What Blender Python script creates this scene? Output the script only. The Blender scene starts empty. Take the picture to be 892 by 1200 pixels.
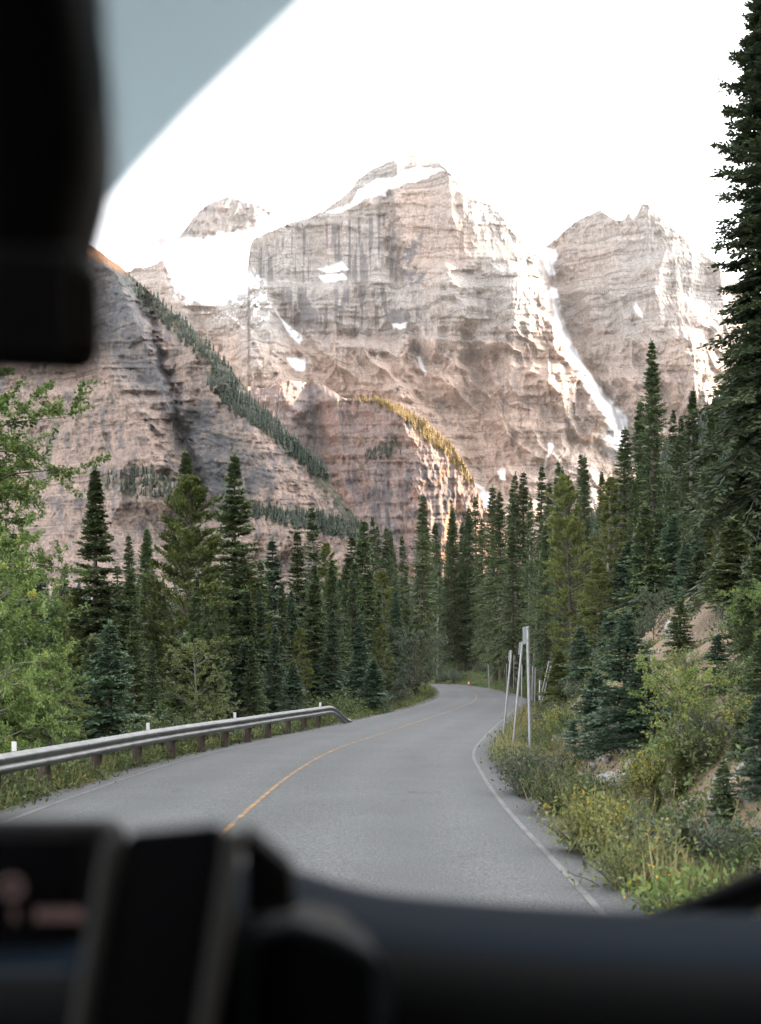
import bpy, math, random
import numpy as np
from mathutils import Vector, Matrix

# ------------------------------------------------------------------ camera, world, sun, exposure
S = bpy.context.scene
COL = S.collection
F, HOR, EYE = 1400.0, 787.0, 1.98          # focal length in photo pixels, horizon row, eye height
cam_d = bpy.data.cameras.new('camera')
cam = bpy.data.objects.new('camera', cam_d)
COL.objects.link(cam)
cam.location = (0, 0, EYE)
cam.rotation_euler = (math.radians(90), 0, 0)
cam_d.sensor_fit = 'VERTICAL'
cam_d.sensor_height = 36.0
cam_d.lens = 42.0
cam_d.shift_y = 187.0 / 1200.0
cam_d.clip_start = 0.02
cam_d.clip_end = 30000
cam_d.dof.use_dof = True
cam_d.dof.focus_distance = 55.0
cam_d.dof.aperture_fstop = 2.6
S.camera = cam

SUN_AZ = math.radians(20)     # from +X towards +Y
SUN_EL = math.radians(29)
world = bpy.data.worlds.new('World')
S.world = world
world.use_nodes = True
wn = world.node_tree.nodes
wl = world.node_tree.links
bg = wn['Background']
sky = wn.new('ShaderNodeTexSky')
sky.sky_type = 'NISHITA'
sky.sun_disc = False
sky.sun_elevation = SUN_EL
sky.sun_rotation = math.pi / 2 - SUN_AZ
sky.altitude = 1800
sky.air_density = 0.45
sky.dust_density = 7.0
sky.ozone_density = 0.0
hs_ = wn.new('ShaderNodeHueSaturation')      # thin high haze: a pale sky, hardly blue
hs_.inputs['Saturation'].default_value = 0.12
wl.new(sky.outputs[0], hs_.inputs['Color'])
wl.new(hs_.outputs[0], bg.inputs[0])
bg.inputs[1].default_value = 0.15

sun_d = bpy.data.lights.new('sun', 'SUN')
sun_d.energy = 2.0
sun_d.angle = math.radians(0.5)
sun_d.color = (1.0, 0.67, 0.40)
sun = bpy.data.objects.new('sun', sun_d)
COL.objects.link(sun)
sdir = Vector((math.cos(SUN_AZ) * math.cos(SUN_EL), math.sin(SUN_AZ) * math.cos(SUN_EL), math.sin(SUN_EL)))
sun.rotation_euler = (-sdir).to_track_quat('-Z', 'Y').to_euler()
sun.location = (60, 40, 60)

S.view_settings.view_transform = 'Standard'
S.view_settings.look = 'None'
S.view_settings.exposure = 3.35
S.view_settings.gamma = 1.0
S.cycles.use_denoising = True
S.cycles.max_bounces = 6
S.cycles.diffuse_bounces = 3
S.cycles.transparent_max_bounces = 16
S.cycles.caustics_reflective = False
S.cycles.caustics_refractive = False

rng = np.random.default_rng(11)
random.seed(5)

# ------------------------------------------------------------------ helpers
def PT(px, py, d):
    return Vector(((px - 446) / F * d, d, EYE + (HOR - py) / F * d))

_perm = np.random.default_rng(3).random((256, 256)).astype(np.float32)

def vnoise(x, y, seed=0):
    x = np.asarray(x, np.float64) + seed * 37.17
    y = np.asarray(y, np.float64) + seed * 91.73
    xi = np.floor(x).astype(np.int64)
    yi = np.floor(y).astype(np.int64)
    fx = x - xi
    fy = y - yi
    fx = fx * fx * fx * (fx * (fx * 6 - 15) + 10)
    fy = fy * fy * fy * (fy * (fy * 6 - 15) + 10)
    a = _perm[xi & 255, yi & 255]
    b = _perm[(xi + 1) & 255, yi & 255]
    c = _perm[xi & 255, (yi + 1) & 255]
    d = _perm[(xi + 1) & 255, (yi + 1) & 255]
    return (a * (1 - fx) + b * fx) * (1 - fy) + (c * (1 - fx) + d * fx) * fy

def fbm(x, y, octaves=4, seed=0, gain=0.5):
    s, a, n = 0.0, 1.0, 0.0
    for o in range(octaves):
        s = s + a * vnoise(x * 2 ** o, y * 2 ** o, seed + o * 7)
        n += a
        a *= gain
    return s / n

def ridged(x, y, octaves=4, seed=0, gain=0.5):
    s, a, n = 0.0, 1.0, 0.0
    for o in range(octaves):
        s = s + a * (1 - np.abs(2 * vnoise(x * 2 ** o, y * 2 ** o, seed + o * 7) - 1))
        n += a
        a *= gain
    return s / n

def sstep(a, b, x):
    t = np.clip((np.asarray(x, float) - a) / (b - a), 0, 1)
    return t * t * (3 - 2 * t)

def mesh_np(name, V, faces, mats=None, smooth=False, attrs=None, mat_idx=None):
    """V (n,3); faces: (m,k) int array or list of such arrays."""
    me = bpy.data.meshes.new(name)
    V = np.ascontiguousarray(V, np.float32)
    if not isinstance(faces, list):
        faces = [faces]
    faces = [np.asarray(f, np.int32) for f in faces if len(f)]
    me.vertices.add(len(V))
    me.vertices.foreach_set('co', V.ravel())
    tot = sum(f.size for f in faces)
    npoly = sum(len(f) for f in faces)
    me.loops.add(tot)
    me.loops.foreach_set('vertex_index', np.concatenate([f.ravel() for f in faces]))
    starts, o = [], 0
    for f in faces:
        k = f.shape[1]
        starts.append(o + np.arange(len(f), dtype=np.int32) * k)
        o += f.size
    me.polygons.add(npoly)
    me.polygons.foreach_set('loop_start', np.concatenate(starts).astype(np.int32))
    if mat_idx is not None:
        me.polygons.foreach_set('material_index', np.asarray(mat_idx, np.int32))
    if smooth:
        me.polygons.foreach_set('use_smooth', np.ones(npoly, bool))
    me.update(calc_edges=True)
    if attrs:
        for k, a in attrs.items():
            at = me.attributes.new(k, 'FLOAT', 'POINT')
            at.data.foreach_set('value', np.ascontiguousarray(a, np.float32).ravel())
    for m in (mats or []):
        me.materials.append(m)
    return me

def link(name, me, parent=None, loc=None, label=None, cat=None, group=None, kind=None):
    o = bpy.data.objects.new(name, me)
    COL.objects.link(o)
    if parent is not None:
        o.parent = parent
    if loc is not None:
        o.location = loc
    tag(o, label, cat, group, kind)
    return o

def tag(o, label=None, cat=None, group=None, kind=None):
    if label:
        o['label'] = label
    if cat:
        o['category'] = cat
    if group:
        o['group'] = group
    if kind:
        o['kind'] = kind
    return o

def thing(name, label, cat, loc=(0, 0, 0), rz=0.0, group=None):
    o = bpy.data.objects.new(name, None)
    COL.objects.link(o)
    o.empty_display_size = 0.2
    o.location = loc
    o.rotation_euler = (0, 0, rz)
    return tag(o, label, cat, group)

def grid_faces(nr, nc):
    a = np.arange(nr * nc).reshape(nr, nc)
    return np.stack([a[:-1, :-1], a[1:, :-1], a[1:, 1:], a[:-1, 1:]], -1).reshape(-1, 4)

class MB:
    """collects simple shapes into one mesh"""
    def __init__(s):
        s.v, s.f, s.n = [], [], 0
    def add(s, V, Fs):
        V = np.asarray(V, float)
        s.v.append(V)
        s.f += [tuple(i + s.n for i in f) for f in Fs]
        s.n += len(V)
    def box(s, c, size, R=None, taper=1.0):
        h = np.array(size) / 2
        V = np.array([[sx * h[0], sy * h[1], sz * h[2]] for sz in (-1, 1) for sy in (-1, 1) for sx in (-1, 1)])
        V[4:, :2] *= taper
        if R is not None:
            V = V @ np.array(R.to_3x3()).T
        s.add(V + np.array(c), [(0, 2, 3, 1), (4, 5, 7, 6), (0, 1, 5, 4), (2, 6, 7, 3), (0, 4, 6, 2), (1, 3, 7, 5)])
    def tube(s, pts, r, n=8, cap=True):
        pts = [Vector(p) for p in pts]
        rs = r if isinstance(r, (list, tuple, np.ndarray)) else [r] * len(pts)
        V, Fs = [], []
        up = Vector((0, 0, 1))
        for i, p in enumerate(pts):
            t = (pts[min(i + 1, len(pts) - 1)] - pts[max(i - 1, 0)]).normalized()
            a = t.cross(up if abs(t.z) < 0.9 else Vector((0, 1, 0))).normalized()
            b = t.cross(a)
            for k in range(n):
                an = 2 * math.pi * k / n
                V.append(p + (a * math.cos(an) + b * math.sin(an)) * rs[i])
        for i in range(len(pts) - 1):
            for k in range(n):
                k2 = (k + 1) % n
                Fs.append((i * n + k, i * n + k2, (i + 1) * n + k2, (i + 1) * n + k))
        if cap:
            Fs.append(tuple(range(n - 1, -1, -1)))
            Fs.append(tuple((len(pts) - 1) * n + k for k in range(n)))
        s.add([tuple(v) for v in V], Fs)
    def lathe(s, prof, n=20, c=(0, 0, 0)):
        V, Fs = [], []
        for r, z in prof:
            for k in range(n):
                an = 2 * math.pi * k / n
                V.append((c[0] + r * math.cos(an), c[1] + r * math.sin(an), c[2] + z))
        for i in range(len(prof) - 1):
            for k in range(n):
                k2 = (k + 1) % n
                Fs.append((i * n + k, i * n + k2, (i + 1) * n + k2, (i + 1) * n + k))
        Fs.append(tuple(range(n - 1, -1, -1)))
        Fs.append(tuple((len(prof) - 1) * n + k for k in range(n)))
        s.add(V, Fs)
    def build(s, name, mat, parent=None, bevel=0.0, smooth=False, seg=2, **kw):
        me = bpy.data.meshes.new(name)
        me.from_pydata([tuple(p) for p in np.concatenate(s.v)], [], s.f)
        if mat is not None:
            me.materials.append(mat)
        if smooth or bevel:
            me.polygons.foreach_set('use_smooth', [True] * len(me.polygons))
        o = link(name, me, parent, **kw)
        if bevel:
            m = o.modifiers.new('bevel', 'BEVEL')
            m.width = bevel
            m.segments = seg
            m.limit_method = 'ANGLE'
            m.harden_normals = False
            w = o.modifiers.new('wn', 'WEIGHTED_NORMAL')
        return o

# ------------------------------------------------------------------ materials
def new_mat(name):
    m = bpy.data.materials.new(name)
    m.use_nodes = True
    nt = m.node_tree
    return m, nt, nt.nodes, nt.links, nt.nodes['Principled BSDF']

def N(nt, t, **kw):
    n = nt.nodes.new(t)
    for k, v in kw.items():
        setattr(n, k, v)
    return n

def mixc(nt, a, b, fac, mode='MIX'):
    n = nt.nodes.new('ShaderNodeMix')
    n.data_type = 'RGBA'
    n.blend_type = mode
    n.clamp_factor = True
    for sock, v in ((n.inputs[0], fac), (n.inputs[6], a), (n.inputs[7], b)):
        if hasattr(v, 'is_output') or isinstance(v, bpy.types.NodeSocket):
            nt.links.new(v, sock)
        elif isinstance(v, (int, float)):
            sock.default_value = v
        else:
            sock.default_value = (*v, 1) if len(v) == 3 else v
    return n.outputs[2]

def ramp(nt, fac, stops):
    n = nt.nodes.new('ShaderNodeValToRGB')
    e = n.color_ramp.elements
    while len(e) < len(stops):
        e.new(0.5)
    for el, (p, c) in zip(e, stops):
        el.position = p
        el.color = (c, c, c, 1) if isinstance(c, (int, float)) else (*c, 1)
    nt.links.new(fac, n.inputs[0])
    return n.outputs[0]

def noise(nt, scale, detail=4, rough=0.55, vec=None, mapscale=None, dist=0.0, tilt=0.0):
    n = nt.nodes.new('ShaderNodeTexNoise')
    n.inputs['Scale'].default_value = scale
    n.inputs['Detail'].default_value = detail
    n.inputs['Roughness'].default_value = rough
    n.inputs['Distortion'].default_value = dist
    if vec is None:
        vec = nt.nodes.new('ShaderNodeTexCoord').outputs['Object']
    if mapscale is not None:
        mp = nt.nodes.new('ShaderNodeMapping')
        mp.inputs['Scale'].default_value = mapscale
        mp.inputs['Rotation'].default_value = (0, tilt, 0)
        nt.links.new(vec, mp.inputs[0])
        vec = mp.outputs[0]
    nt.links.new(vec, n.inputs['Vector'])
    return n.outputs['Fac']

def attr(nt, name):
    n = nt.nodes.new('ShaderNodeAttribute')
    n.attribute_name = name
    return n.outputs['Fac']

def math_n(nt, op, a, b=None):
    n = nt.nodes.new('ShaderNodeMath')
    n.operation = op
    for i, v in enumerate((a, b)):
        if v is None:
            continue
        if isinstance(v, (int, float)):
            n.inputs[i].default_value = v
        else:
            nt.links.new(v, n.inputs[i])
    return n.outputs[0]

def bump(nt, height, strength, dist, bsdf):
    b = nt.nodes.new('ShaderNodeBump')
    b.inputs['Strength'].default_value = strength
    b.inputs['Distance'].default_value = dist
    nt.links.new(height, b.inputs['Height'])
    nt.links.new(b.outputs[0], bsdf.inputs['Normal'])

def simple_mat(name, col, rough=0.6, metal=0.0, spec=0.5, var=0.15, scale=20.0, bumps=0.0):
    m, nt, nd, lk, b = new_mat(name)
    f = noise(nt, scale, 5)
    c = mixc(nt, tuple(x * (1 - var) for x in col), tuple(min(1, x * (1 + var)) for x in col), f)
    lk.new(c, b.inputs['Base Color'])
    b.inputs['Roughness'].default_value = rough
    b.inputs['Metallic'].default_value = metal
    b.inputs['Specular IOR Level'].default_value = spec
    if bumps:
        bump(nt, f, bumps, 0.01, b)
    return m

def leaf_mat(name, dark, light, transl=0.2, objvar=0.25, third=None, rough=0.6):
    m, nt, nd, lk, b = new_mat(name)
    t = attr(nt, 'tint')
    c = mixc(nt, dark, light, t)
    if third is not None:
        c = mixc(nt, c, third, ramp(nt, t, [(0.92, 0.0), (0.99, 1.0)]))
    oi = nd.new('ShaderNodeObjectInfo')
    hs = nd.new('ShaderNodeHueSaturation')
    mr = nd.new('ShaderNodeMapRange')
    mr.inputs[3].default_value = 1 - objvar
    mr.inputs[4].default_value = 1 + objvar
    lk.new(oi.outputs['Random'], mr.inputs[0])
    lk.new(mr.outputs[0], hs.inputs['Value'])
    mr2 = nd.new('ShaderNodeMapRange')
    mr2.inputs[3].default_value = 0.485
    mr2.inputs[4].default_value = 0.515
    r2 = math_n(nt, 'FRACT', math_n(nt, 'MULTIPLY', oi.outputs['Random'], 17.3))
    lk.new(r2, mr2.inputs[0])
    lk.new(mr2.outputs[0], hs.inputs['Hue'])
    lk.new(c, hs.inputs['Color'])
    c = hs.outputs[0]
    lk.new(c, b.inputs['Base Color'])
    b.inputs['Roughness'].default_value = rough
    b.inputs['Specular IOR Level'].default_value = 0.3
    tr = nd.new('ShaderNodeBsdfTranslucent')
    lk.new(c, tr.inputs[0])
    mx = nd.new('ShaderNodeMixShader')
    mx.inputs[0].default_value = transl
    lk.new(b.outputs[0], mx.inputs[1])
    lk.new(tr.outputs[0], mx.inputs[2])
    lk.new(mx.outputs[0], nd['Material Output'].inputs[0])
    return m

M = {}
M['spruce'] = leaf_mat('spruce_needles', (0.048, 0.080, 0.038), (0.200, 0.250, 0.108))
M['blue_spruce'] = leaf_mat('bluish_needles', (0.062, 0.105, 0.066), (0.164, 0.235, 0.144))
M['pine'] = leaf_mat('pine_needles', (0.075, 0.099, 0.03), (0.232, 0.259, 0.083), third=(0.16, 0.11, 0.045))
M['dark_spruce'] = leaf_mat('dark_needles', (0.026, 0.046, 0.026), (0.112, 0.142, 0.070))
M['leaf_pale'] = leaf_mat('pale_leaves', (0.11, 0.15, 0.05), (0.30, 0.34, 0.13), 0.3, third=(0.42, 0.36, 0.08))
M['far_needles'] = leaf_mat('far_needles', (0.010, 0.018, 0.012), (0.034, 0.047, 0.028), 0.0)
M['larch'] = leaf_mat('larch_needles', (0.15, 0.12, 0.035), (0.36, 0.25, 0.06), 0.3)
M['bark'] = simple_mat('bark', (0.085, 0.068, 0.055), 0.9, var=0.5, scale=9, bumps=0.5)
M['grey_bark'] = simple_mat('grey_bark', (0.20, 0.18, 0.155), 0.9, var=0.45, scale=9, bumps=0.5)
M['leaf_bright'] = leaf_mat('bright_leaves', (0.073, 0.12, 0.029), (0.28, 0.369, 0.115), 0.3, third=(0.36, 0.30, 0.04))
M['leaf_yellow'] = leaf_mat('yellowing_leaves', (0.086, 0.101, 0.025), (0.37, 0.37, 0.112), 0.25, third=(0.48, 0.31, 0.03))
M['leaf_green'] = leaf_mat('shrub_leaves', (0.025, 0.043, 0.016), (0.167, 0.223, 0.079), 0.18, third=(0.21, 0.15, 0.035))
M['leaf_grey'] = leaf_mat('willow_leaves', (0.041, 0.054, 0.035), (0.163, 0.197, 0.125), 0.18)
M['straw'] = leaf_mat('dry_grass', (0.12, 0.125, 0.045), (0.36, 0.31, 0.15), 0.3)
M['flower'] = leaf_mat('yellow_blossom', (0.60, 0.36, 0.01), (0.80, 0.55, 0.03), 0.3)

def rock_material(name, grey, pink, strata_scale, fine, snow=True, contrast=1.0):
    m, nt, nd, lk, b = new_mat(name)
    warm = math_n(nt, 'ADD', attr(nt, 'warm'), math_n(nt, 'MULTIPLY', math_n(nt, 'SUBTRACT', noise(nt, fine * 0.12, 4), 0.5), 1.1))
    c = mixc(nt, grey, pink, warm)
    st = noise(nt, 1.0, 6, 0.6, mapscale=(strata_scale * 0.05, strata_scale * 0.05, strata_scale), dist=0.6, tilt=0.10)
    c = mixc(nt, c, ramp(nt, st, [(0.30, 0.60), (0.46, 0.98), (0.56, 0.84), (0.68, 1.0)]), 0.8 * contrast, 'MULTIPLY')
    fn = noise(nt, fine, 7, 0.65)
    c = mixc(nt, c, ramp(nt, fn, [(0.28, 0.62), (0.5, 0.96), (0.72, 1.0)]), 0.6 * contrast, 'MULTIPLY')
    ck = noise(nt, fine * 1.6, 8, 0.7, mapscale=(1.0, 1.0, 0.30), dist=0.4)
    c = mixc(nt, c, ramp(nt, math_n(nt, 'ABSOLUTE', math_n(nt, 'SUBTRACT', ck, 0.5)), [(0.0, 0.42), (0.035, 0.9), (0.08, 1.0)]), 0.8 * contrast, 'MULTIPLY')
    st2 = noise(nt, 1.0, 4, 0.6, mapscale=(strata_scale * 0.08, strata_scale * 0.08, strata_scale * 3.1), dist=0.8, tilt=0.10)
    c = mixc(nt, c, ramp(nt, st2, [(0.38, 0.55), (0.43, 1.0), (0.60, 1.0), (0.64, 1.2)]), 0.85 * contrast, 'MULTIPLY')
    c = mixc(nt, c, (0.085, 0.088, 0.098), attr(nt, 'stain'))
    c = mixc(nt, c, (0.045, 0.060, 0.036), attr(nt, 'veg'))
    c = mixc(nt, c, (0.36, 0.16, 0.05), attr(nt, 'sun_orange'))  # orange of low sunlight, put into the rock colour
    if snow:
        c = mixc(nt, c, (0.88, 0.89, 0.91), attr(nt, 'snow'))
    lk.new(c, b.inputs['Base Color'])
    b.inputs['Roughness'].default_value = 0.95
    b.inputs['Specular IOR Level'].default_value = 0.1
    bump(nt, fn, 0.4, 0.3 / fine, b)
    return m

M['far_rock'] = rock_material('limestone', (0.365, 0.345, 0.325), (0.475, 0.345, 0.275), 0.035, 0.045)
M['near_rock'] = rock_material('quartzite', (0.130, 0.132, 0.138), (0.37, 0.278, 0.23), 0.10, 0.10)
M['spur_rock'] = rock_material('spur_stone', (0.215, 0.20, 0.205), (0.31, 0.228, 0.196), 0.06, 0.06)

# ------------------------------------------------------------------ road path
def catmull(pts, n=14):
    P = np.array(pts, float)
    P = np.vstack([2 * P[0] - P[1], P, 2 * P[-1] - P[-2]])
    out = []
    for i in range(1, len(P) - 2):
        for k in range(n):
            t = k / n
            out.append(0.5 * ((2 * P[i]) + (-P[i - 1] + P[i + 1]) * t + (2 * P[i - 1] - 5 * P[i] + 4 * P[i + 1] - P[i + 2]) * t * t
                              + (-P[i - 1] + 3 * P[i] - 3 * P[i + 1] + P[i + 2]) * t ** 3))
    out.append(P[-2])
    return np.array(out)

# matching stations on the left and right edge of the pavement
RIGHT = [(2.2, -60), (2.2, -20), (2.2, 0), (2.22, 10), (2.22, 17), (2.36, 23), (2.70, 29.3), (3.85, 38), (5.26, 47.8), (7.5, 63), (9.8, 79), (11.6, 99), (12.7, 126), (12.7, 155), (11.4, 178), (8.0, 192), (1.5, 201), (-8, 207), (-30, 214), (-70, 222)]
LEFT = [(-5.4, -60), (-5.4, -20), (-5.4, 0), (-5.35, 10), (-5.2, 18), (-4.85, 25), (-4.05, 31.5), (-2.6, 39.5), (-0.75, 50.5), (1.5, 65), (3.4, 81), (4.75, 100), (5.7, 126), (5.75, 150), (4.6, 167), (2.2, 178), (-3.0, 187), (-10, 194), (-31, 203), (-71, 213)]
RE = catmull(RIGHT)
LE = catmull(LEFT)
CE = (RE + LE) / 2
WID = np.linalg.norm(RE - LE, axis=1) / 2
_tan = np.gradient(CE, axis=0)
_tan /= np.linalg.norm(_tan, axis=1)[:, None]
_nrm = np.stack([_tan[:, 1], -_tan[:, 0]], 1)     # towards the right of travel

def lateral(x, y):
    """signed distance outside the pavement: (e, side) with side +1 right, -1 left; e<0 on the road"""
    x = np.atleast_1d(np.asarray(x, float)).ravel()
    y = np.atleast_1d(np.asarray(y, float)).ravel()
    e = np.empty(len(x))
    sd = np.empty(len(x))
    for a in range(0, len(x), 20000):
        dx = x[a:a + 20000, None] - CE[None, :, 0]
        dy = y[a:a + 20000, None] - CE[None, :, 1]
        i = np.argmin(dx * dx + dy * dy, 1)
        r = np.arange(len(i))
        lat = dx[r, i] * _nrm[i, 0] + dy[r, i] * _nrm[i, 1]
        dist = np.sqrt(dx[r, i] ** 2 + dy[r, i] ** 2)
        s = np.where(lat >= 0, 1.0, -1.0)
        e[a:a + 20000] = np.where(np.abs(lat) > WID[i], dist, np.abs(lat)) - WID[i]
        sd[a:a + 20000] = s
    return e, sd

def ground_z(x, y):
    shp = np.shape(x)
    x = np.atleast_1d(np.asarray(x, float)).ravel()
    y = np.atleast_1d(np.asarray(y, float)).ravel()
    e, s = lateral(x, y)
    # right: ditch, cut bank, hillside
    bs = 1 - 0.72 * sstep(95, 150, y)
    bank = 0.88 * np.clip(e - 1.35, 0, None)
    bank = np.where(bank > 4.2, 4.2 + 1.2 * (1 - np.exp(-(bank - 4.2) / 1.2)), bank)
    rough = (fbm(x * 0.9, y * 0.9, 4, 5) - 0.5) * 0.9 * sstep(1.0, 2.6, e) + (fbm(x * 0.3, y * 0.3, 3, 9) - 0.5) * 1.3 * sstep(2, 5, e)
    zr = -0.22 * sstep(0.15, 0.9, e) * (1 - sstep(1.2, 2.2, e)) + bs * bank + rough
    hill = np.clip(x - 18, 0, 40) * 0.27 + np.clip(x - 58, 0, 340) * 1.0  # outer slope shaped steep and high to keep the sun off the road
    hill = hill * (1 - sstep(650, 1100, y)) * sstep(-900, -500, y)
    hill = hill + (fbm(x * 0.02, y * 0.02, 3, 2) - 0.5) * 10 * sstep(60, 200, x)
    zr = zr + hill
    # left: verge falling away to the flat forest floor
    zl = -0.06 * sstep(0.1, 0.5, e) - np.clip((e - 0.7) * 0.28, 0, 1.1) + (fbm(x * 0.5, y * 0.5, 3, 4) - 0.5) * 0.35 * sstep(0.8, 3, e)
    z = np.where(s > 0, zr, zl)
    z = np.where(e < 0, -0.05, z)
    z = z + 0.02 * (y > 400) * (y - 400) * 0.5
    return z.reshape(shp) if shp else float(z[0])

# ------------------------------------------------------------------ ground sheet
def axis(segs):
    out = [segs[0][0]]
    for a, b, st in segs:
        n = max(1, int(round((b - a) / st)))
        out += list(a + (b - a) * (np.arange(1, n + 1) / n))
    return np.array(out)

gx = axis([(-5000, -1000, 1000), (-1000, -200, 100), (-200, -60, 10), (-60, -14, 2), (-14, 16, 0.28), (16, 40, 1.2), (40, 120, 6), (120, 480, 20), (480, 1000, 100), (1000, 5000, 1000)])
gy = axis([(-1500, -500, 500), (-500, -60, 40), (-60, 6, 2.5), (6, 60, 0.4), (60, 130, 1.1), (130, 230, 2.5), (230, 500, 18), (500, 1500, 60), (1500, 7000, 700)])
GX, GY = np.meshgrid(gx, gy)
GZ = ground_z(GX, GY)
ge, gs = lateral(GX, GY)

def ground_material():
    m, nt, nd, lk, b = new_mat('forest_floor')
    n1 = noise(nt, 0.35, 5)
    n2 = noise(nt, 3.0, 6, 0.65)
    n3 = noise(nt, 14.0, 5, 0.7)
    soil = mixc(nt, (0.22, 0.160, 0.112), (0.40, 0.310, 0.228), n2)
    soil = mixc(nt, soil, ramp(nt, n3, [(0.3, 0.55), (0.55, 1.0)]), 0.7, 'MULTIPLY')
    moss = mixc(nt, (0.030, 0.045, 0.018), (0.085, 0.085, 0.034), n2)
    grav = mixc(nt, (0.055, 0.052, 0.05), (0.24, 0.225, 0.21), ramp(nt, n3, [(0.35, 0.0), (0.7, 1.0)]))
    mask = math_n(nt, 'ADD', attr(nt, 'bare'), math_n(nt, 'MULTIPLY', math_n(nt, 'SUBTRACT', n1, 0.5), 0.9))
    c = mixc(nt, moss, soil, ramp(nt, mask, [(0.42, 0.0), (0.6, 1.0)]))
    gm = math_n(nt, 'ADD', attr(nt, 'gravel'), math_n(nt, 'MULTIPLY', math_n(nt, 'SUBTRACT', n2, 0.5), 0.8))
    c = mixc(nt, c, grav, ramp(nt, gm, [(0.4, 0.0), (0.6, 1.0)]))
    lk.new(c, b.inputs['Base Color'])
    b.inputs['Roughness'].default_value = 0.95
    b.inputs['Specular IOR Level'].default_value = 0.15
    bump(nt, math_n(nt, 'ADD', n2, math_n(nt, 'MULTIPLY', n3, 0.5)), 0.8, 0.12, b)
    return m

M['ground'] = ground_material()
ge2, gs2 = ge.reshape(GX.shape), gs.reshape(GX.shape)
bare = np.where(gs2 > 0, sstep(0.8, 1.5, ge2) * (1 - sstep(8.5, 11, ge2)) * (1 - sstep(70, 110, GY)), 0) * 0.95
gravel = np.where(ge2 < 1.0, 0.85 - 0.5 * np.clip(ge2, 0, 1), 0)
me = mesh_np('ground', np.stack([GX, GY, GZ], -1).reshape(-1, 3), grid_faces(len(gy), len(gx)), [M['ground']], True,
             {'bare': bare, 'gravel': gravel})
link('ground', me, kind='structure')

# ------------------------------------------------------------------ road and markings
def road_material():
    m, nt, nd, lk, b = new_mat('asphalt')
    fine = noise(nt, 46, 5, 0.75)
    mid = noise(nt, 22, 4, 0.6)
    big = noise(nt, 0.5, 4, 0.5)
    c = mixc(nt, (0.042, 0.0450, 0.0465), (0.192, 0.202, 0.205), ramp(nt, fine, [(0.36, 0.0), (0.66, 1.0)]))
    c = mixc(nt, c, ramp(nt, mid, [(0.3, 0.82), (0.7, 1.0)]), 0.8, 'MULTIPLY')
    c = mixc(nt, c, ramp(nt, big, [(0.3, 0.84), (0.6, 1.0)]), 0.8, 'MULTIPLY')
    # wheel tracks polished a little paler
    v = attr(nt, 'lat')
    tr = None
    for x0 in (-2.75, -1.15, 1.05, 2.65):
        g = math_n(nt, 'MULTIPLY', math_n(nt, 'SUBTRACT', v, x0), 2.3)
        g = math_n(nt, 'POWER', 2.718, math_n(nt, 'MULTIPLY', math_n(nt, 'MULTIPLY', g, g), -1.0))
        tr = g if tr is None else math_n(nt, 'ADD', tr, g)
    c = mixc(nt, c, (1.16, 1.16, 1.17), math_n(nt, 'MULTIPLY', tr, 0.8), 'MULTIPLY')
    # cracks
    vor = nd.new('ShaderNodeTexVoronoi')
    vor.feature = 'DISTANCE_TO_EDGE'
    vor.inputs['Scale'].default_value = 0.26
    tc = nd.new('ShaderNodeTexCoord')
    wob = nd.new('ShaderNodeTexNoise')
    wob.inputs['Scale'].default_value = 1.6
    wob.inputs['Detail'].default_value = 5
    lk.new(tc.outputs['Object'], wob.inputs[0])
    vm = nd.new('ShaderNodeVectorMath')
    vm.operation = 'MULTIPLY_ADD'
    lk.new(wob.outputs['Color'], vm.inputs[0])
    vm.inputs[1].default_value = (1.4, 1.4, 0)
    lk.new(tc.outputs['Object'], vm.inputs[2])
    lk.new(vm.outputs[0], vor.inputs['Vector'])
    crack = ramp(nt, vor.outputs['Distance'], [(0.0, 1.0), (0.006, 0.0)])
    crack = math_n(nt, 'MULTIPLY', crack, ramp(nt, big, [(0.5, 0.0), (0.58, 0.55)]))
    c = mixc(nt, c, (0.03, 0.03, 0.03), crack)
    lk.new(c, b.inputs['Base Color'])
    b.inputs['Roughness'].default_value = 0.82
    b.inputs['Specular IOR Level'].default_value = 0.35
    bump(nt, fine, 0.55, 0.012, b)
    return m

M['road'] = road_material()
_u = np.concatenate([[0], np.cumsum(np.linalg.norm(np.diff(CE, axis=0), axis=1))])
# resample the road finely
uu = np.arange(0, _u[-1], 0.35)
def rs(A):
    return np.stack([np.interp(uu, _u, A[:, k]) for k in range(2)], 1)
R2, L2 = rs(RE), rs(LE)
NL = 25
q = np.linspace(0, 1, NL)
ragL = (fbm(uu * 0.9, uu * 0, 4, 21) - 0.5) * 0.35
ragR = (fbm(uu * 0.9, uu * 0, 4, 31) - 0.5) * 0.35
dirn = (R2 - L2) / np.linalg.norm(R2 - L2, axis=1)[:, None]
L3 = L2 + dirn * ragL[:, None]
R3 = R2 + dirn * ragR[:, None]
P2 = L3[:, None, :] * (1 - q)[None, :, None] + R3[:, None, :] * q[None, :, None]
crown_z = 0.05 * (1 - (2 * q - 1) ** 2) + 0.006
lat = (2 * q - 1)[None, :] * (np.linalg.norm(R3 - L3, axis=1) / 2)[:, None]
RZ = np.broadcast_to(crown_z[None, :], lat.shape)
V = np.concatenate([P2, RZ[..., None]], -1).reshape(-1, 3)
fr = grid_faces(len(uu), NL)
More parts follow.
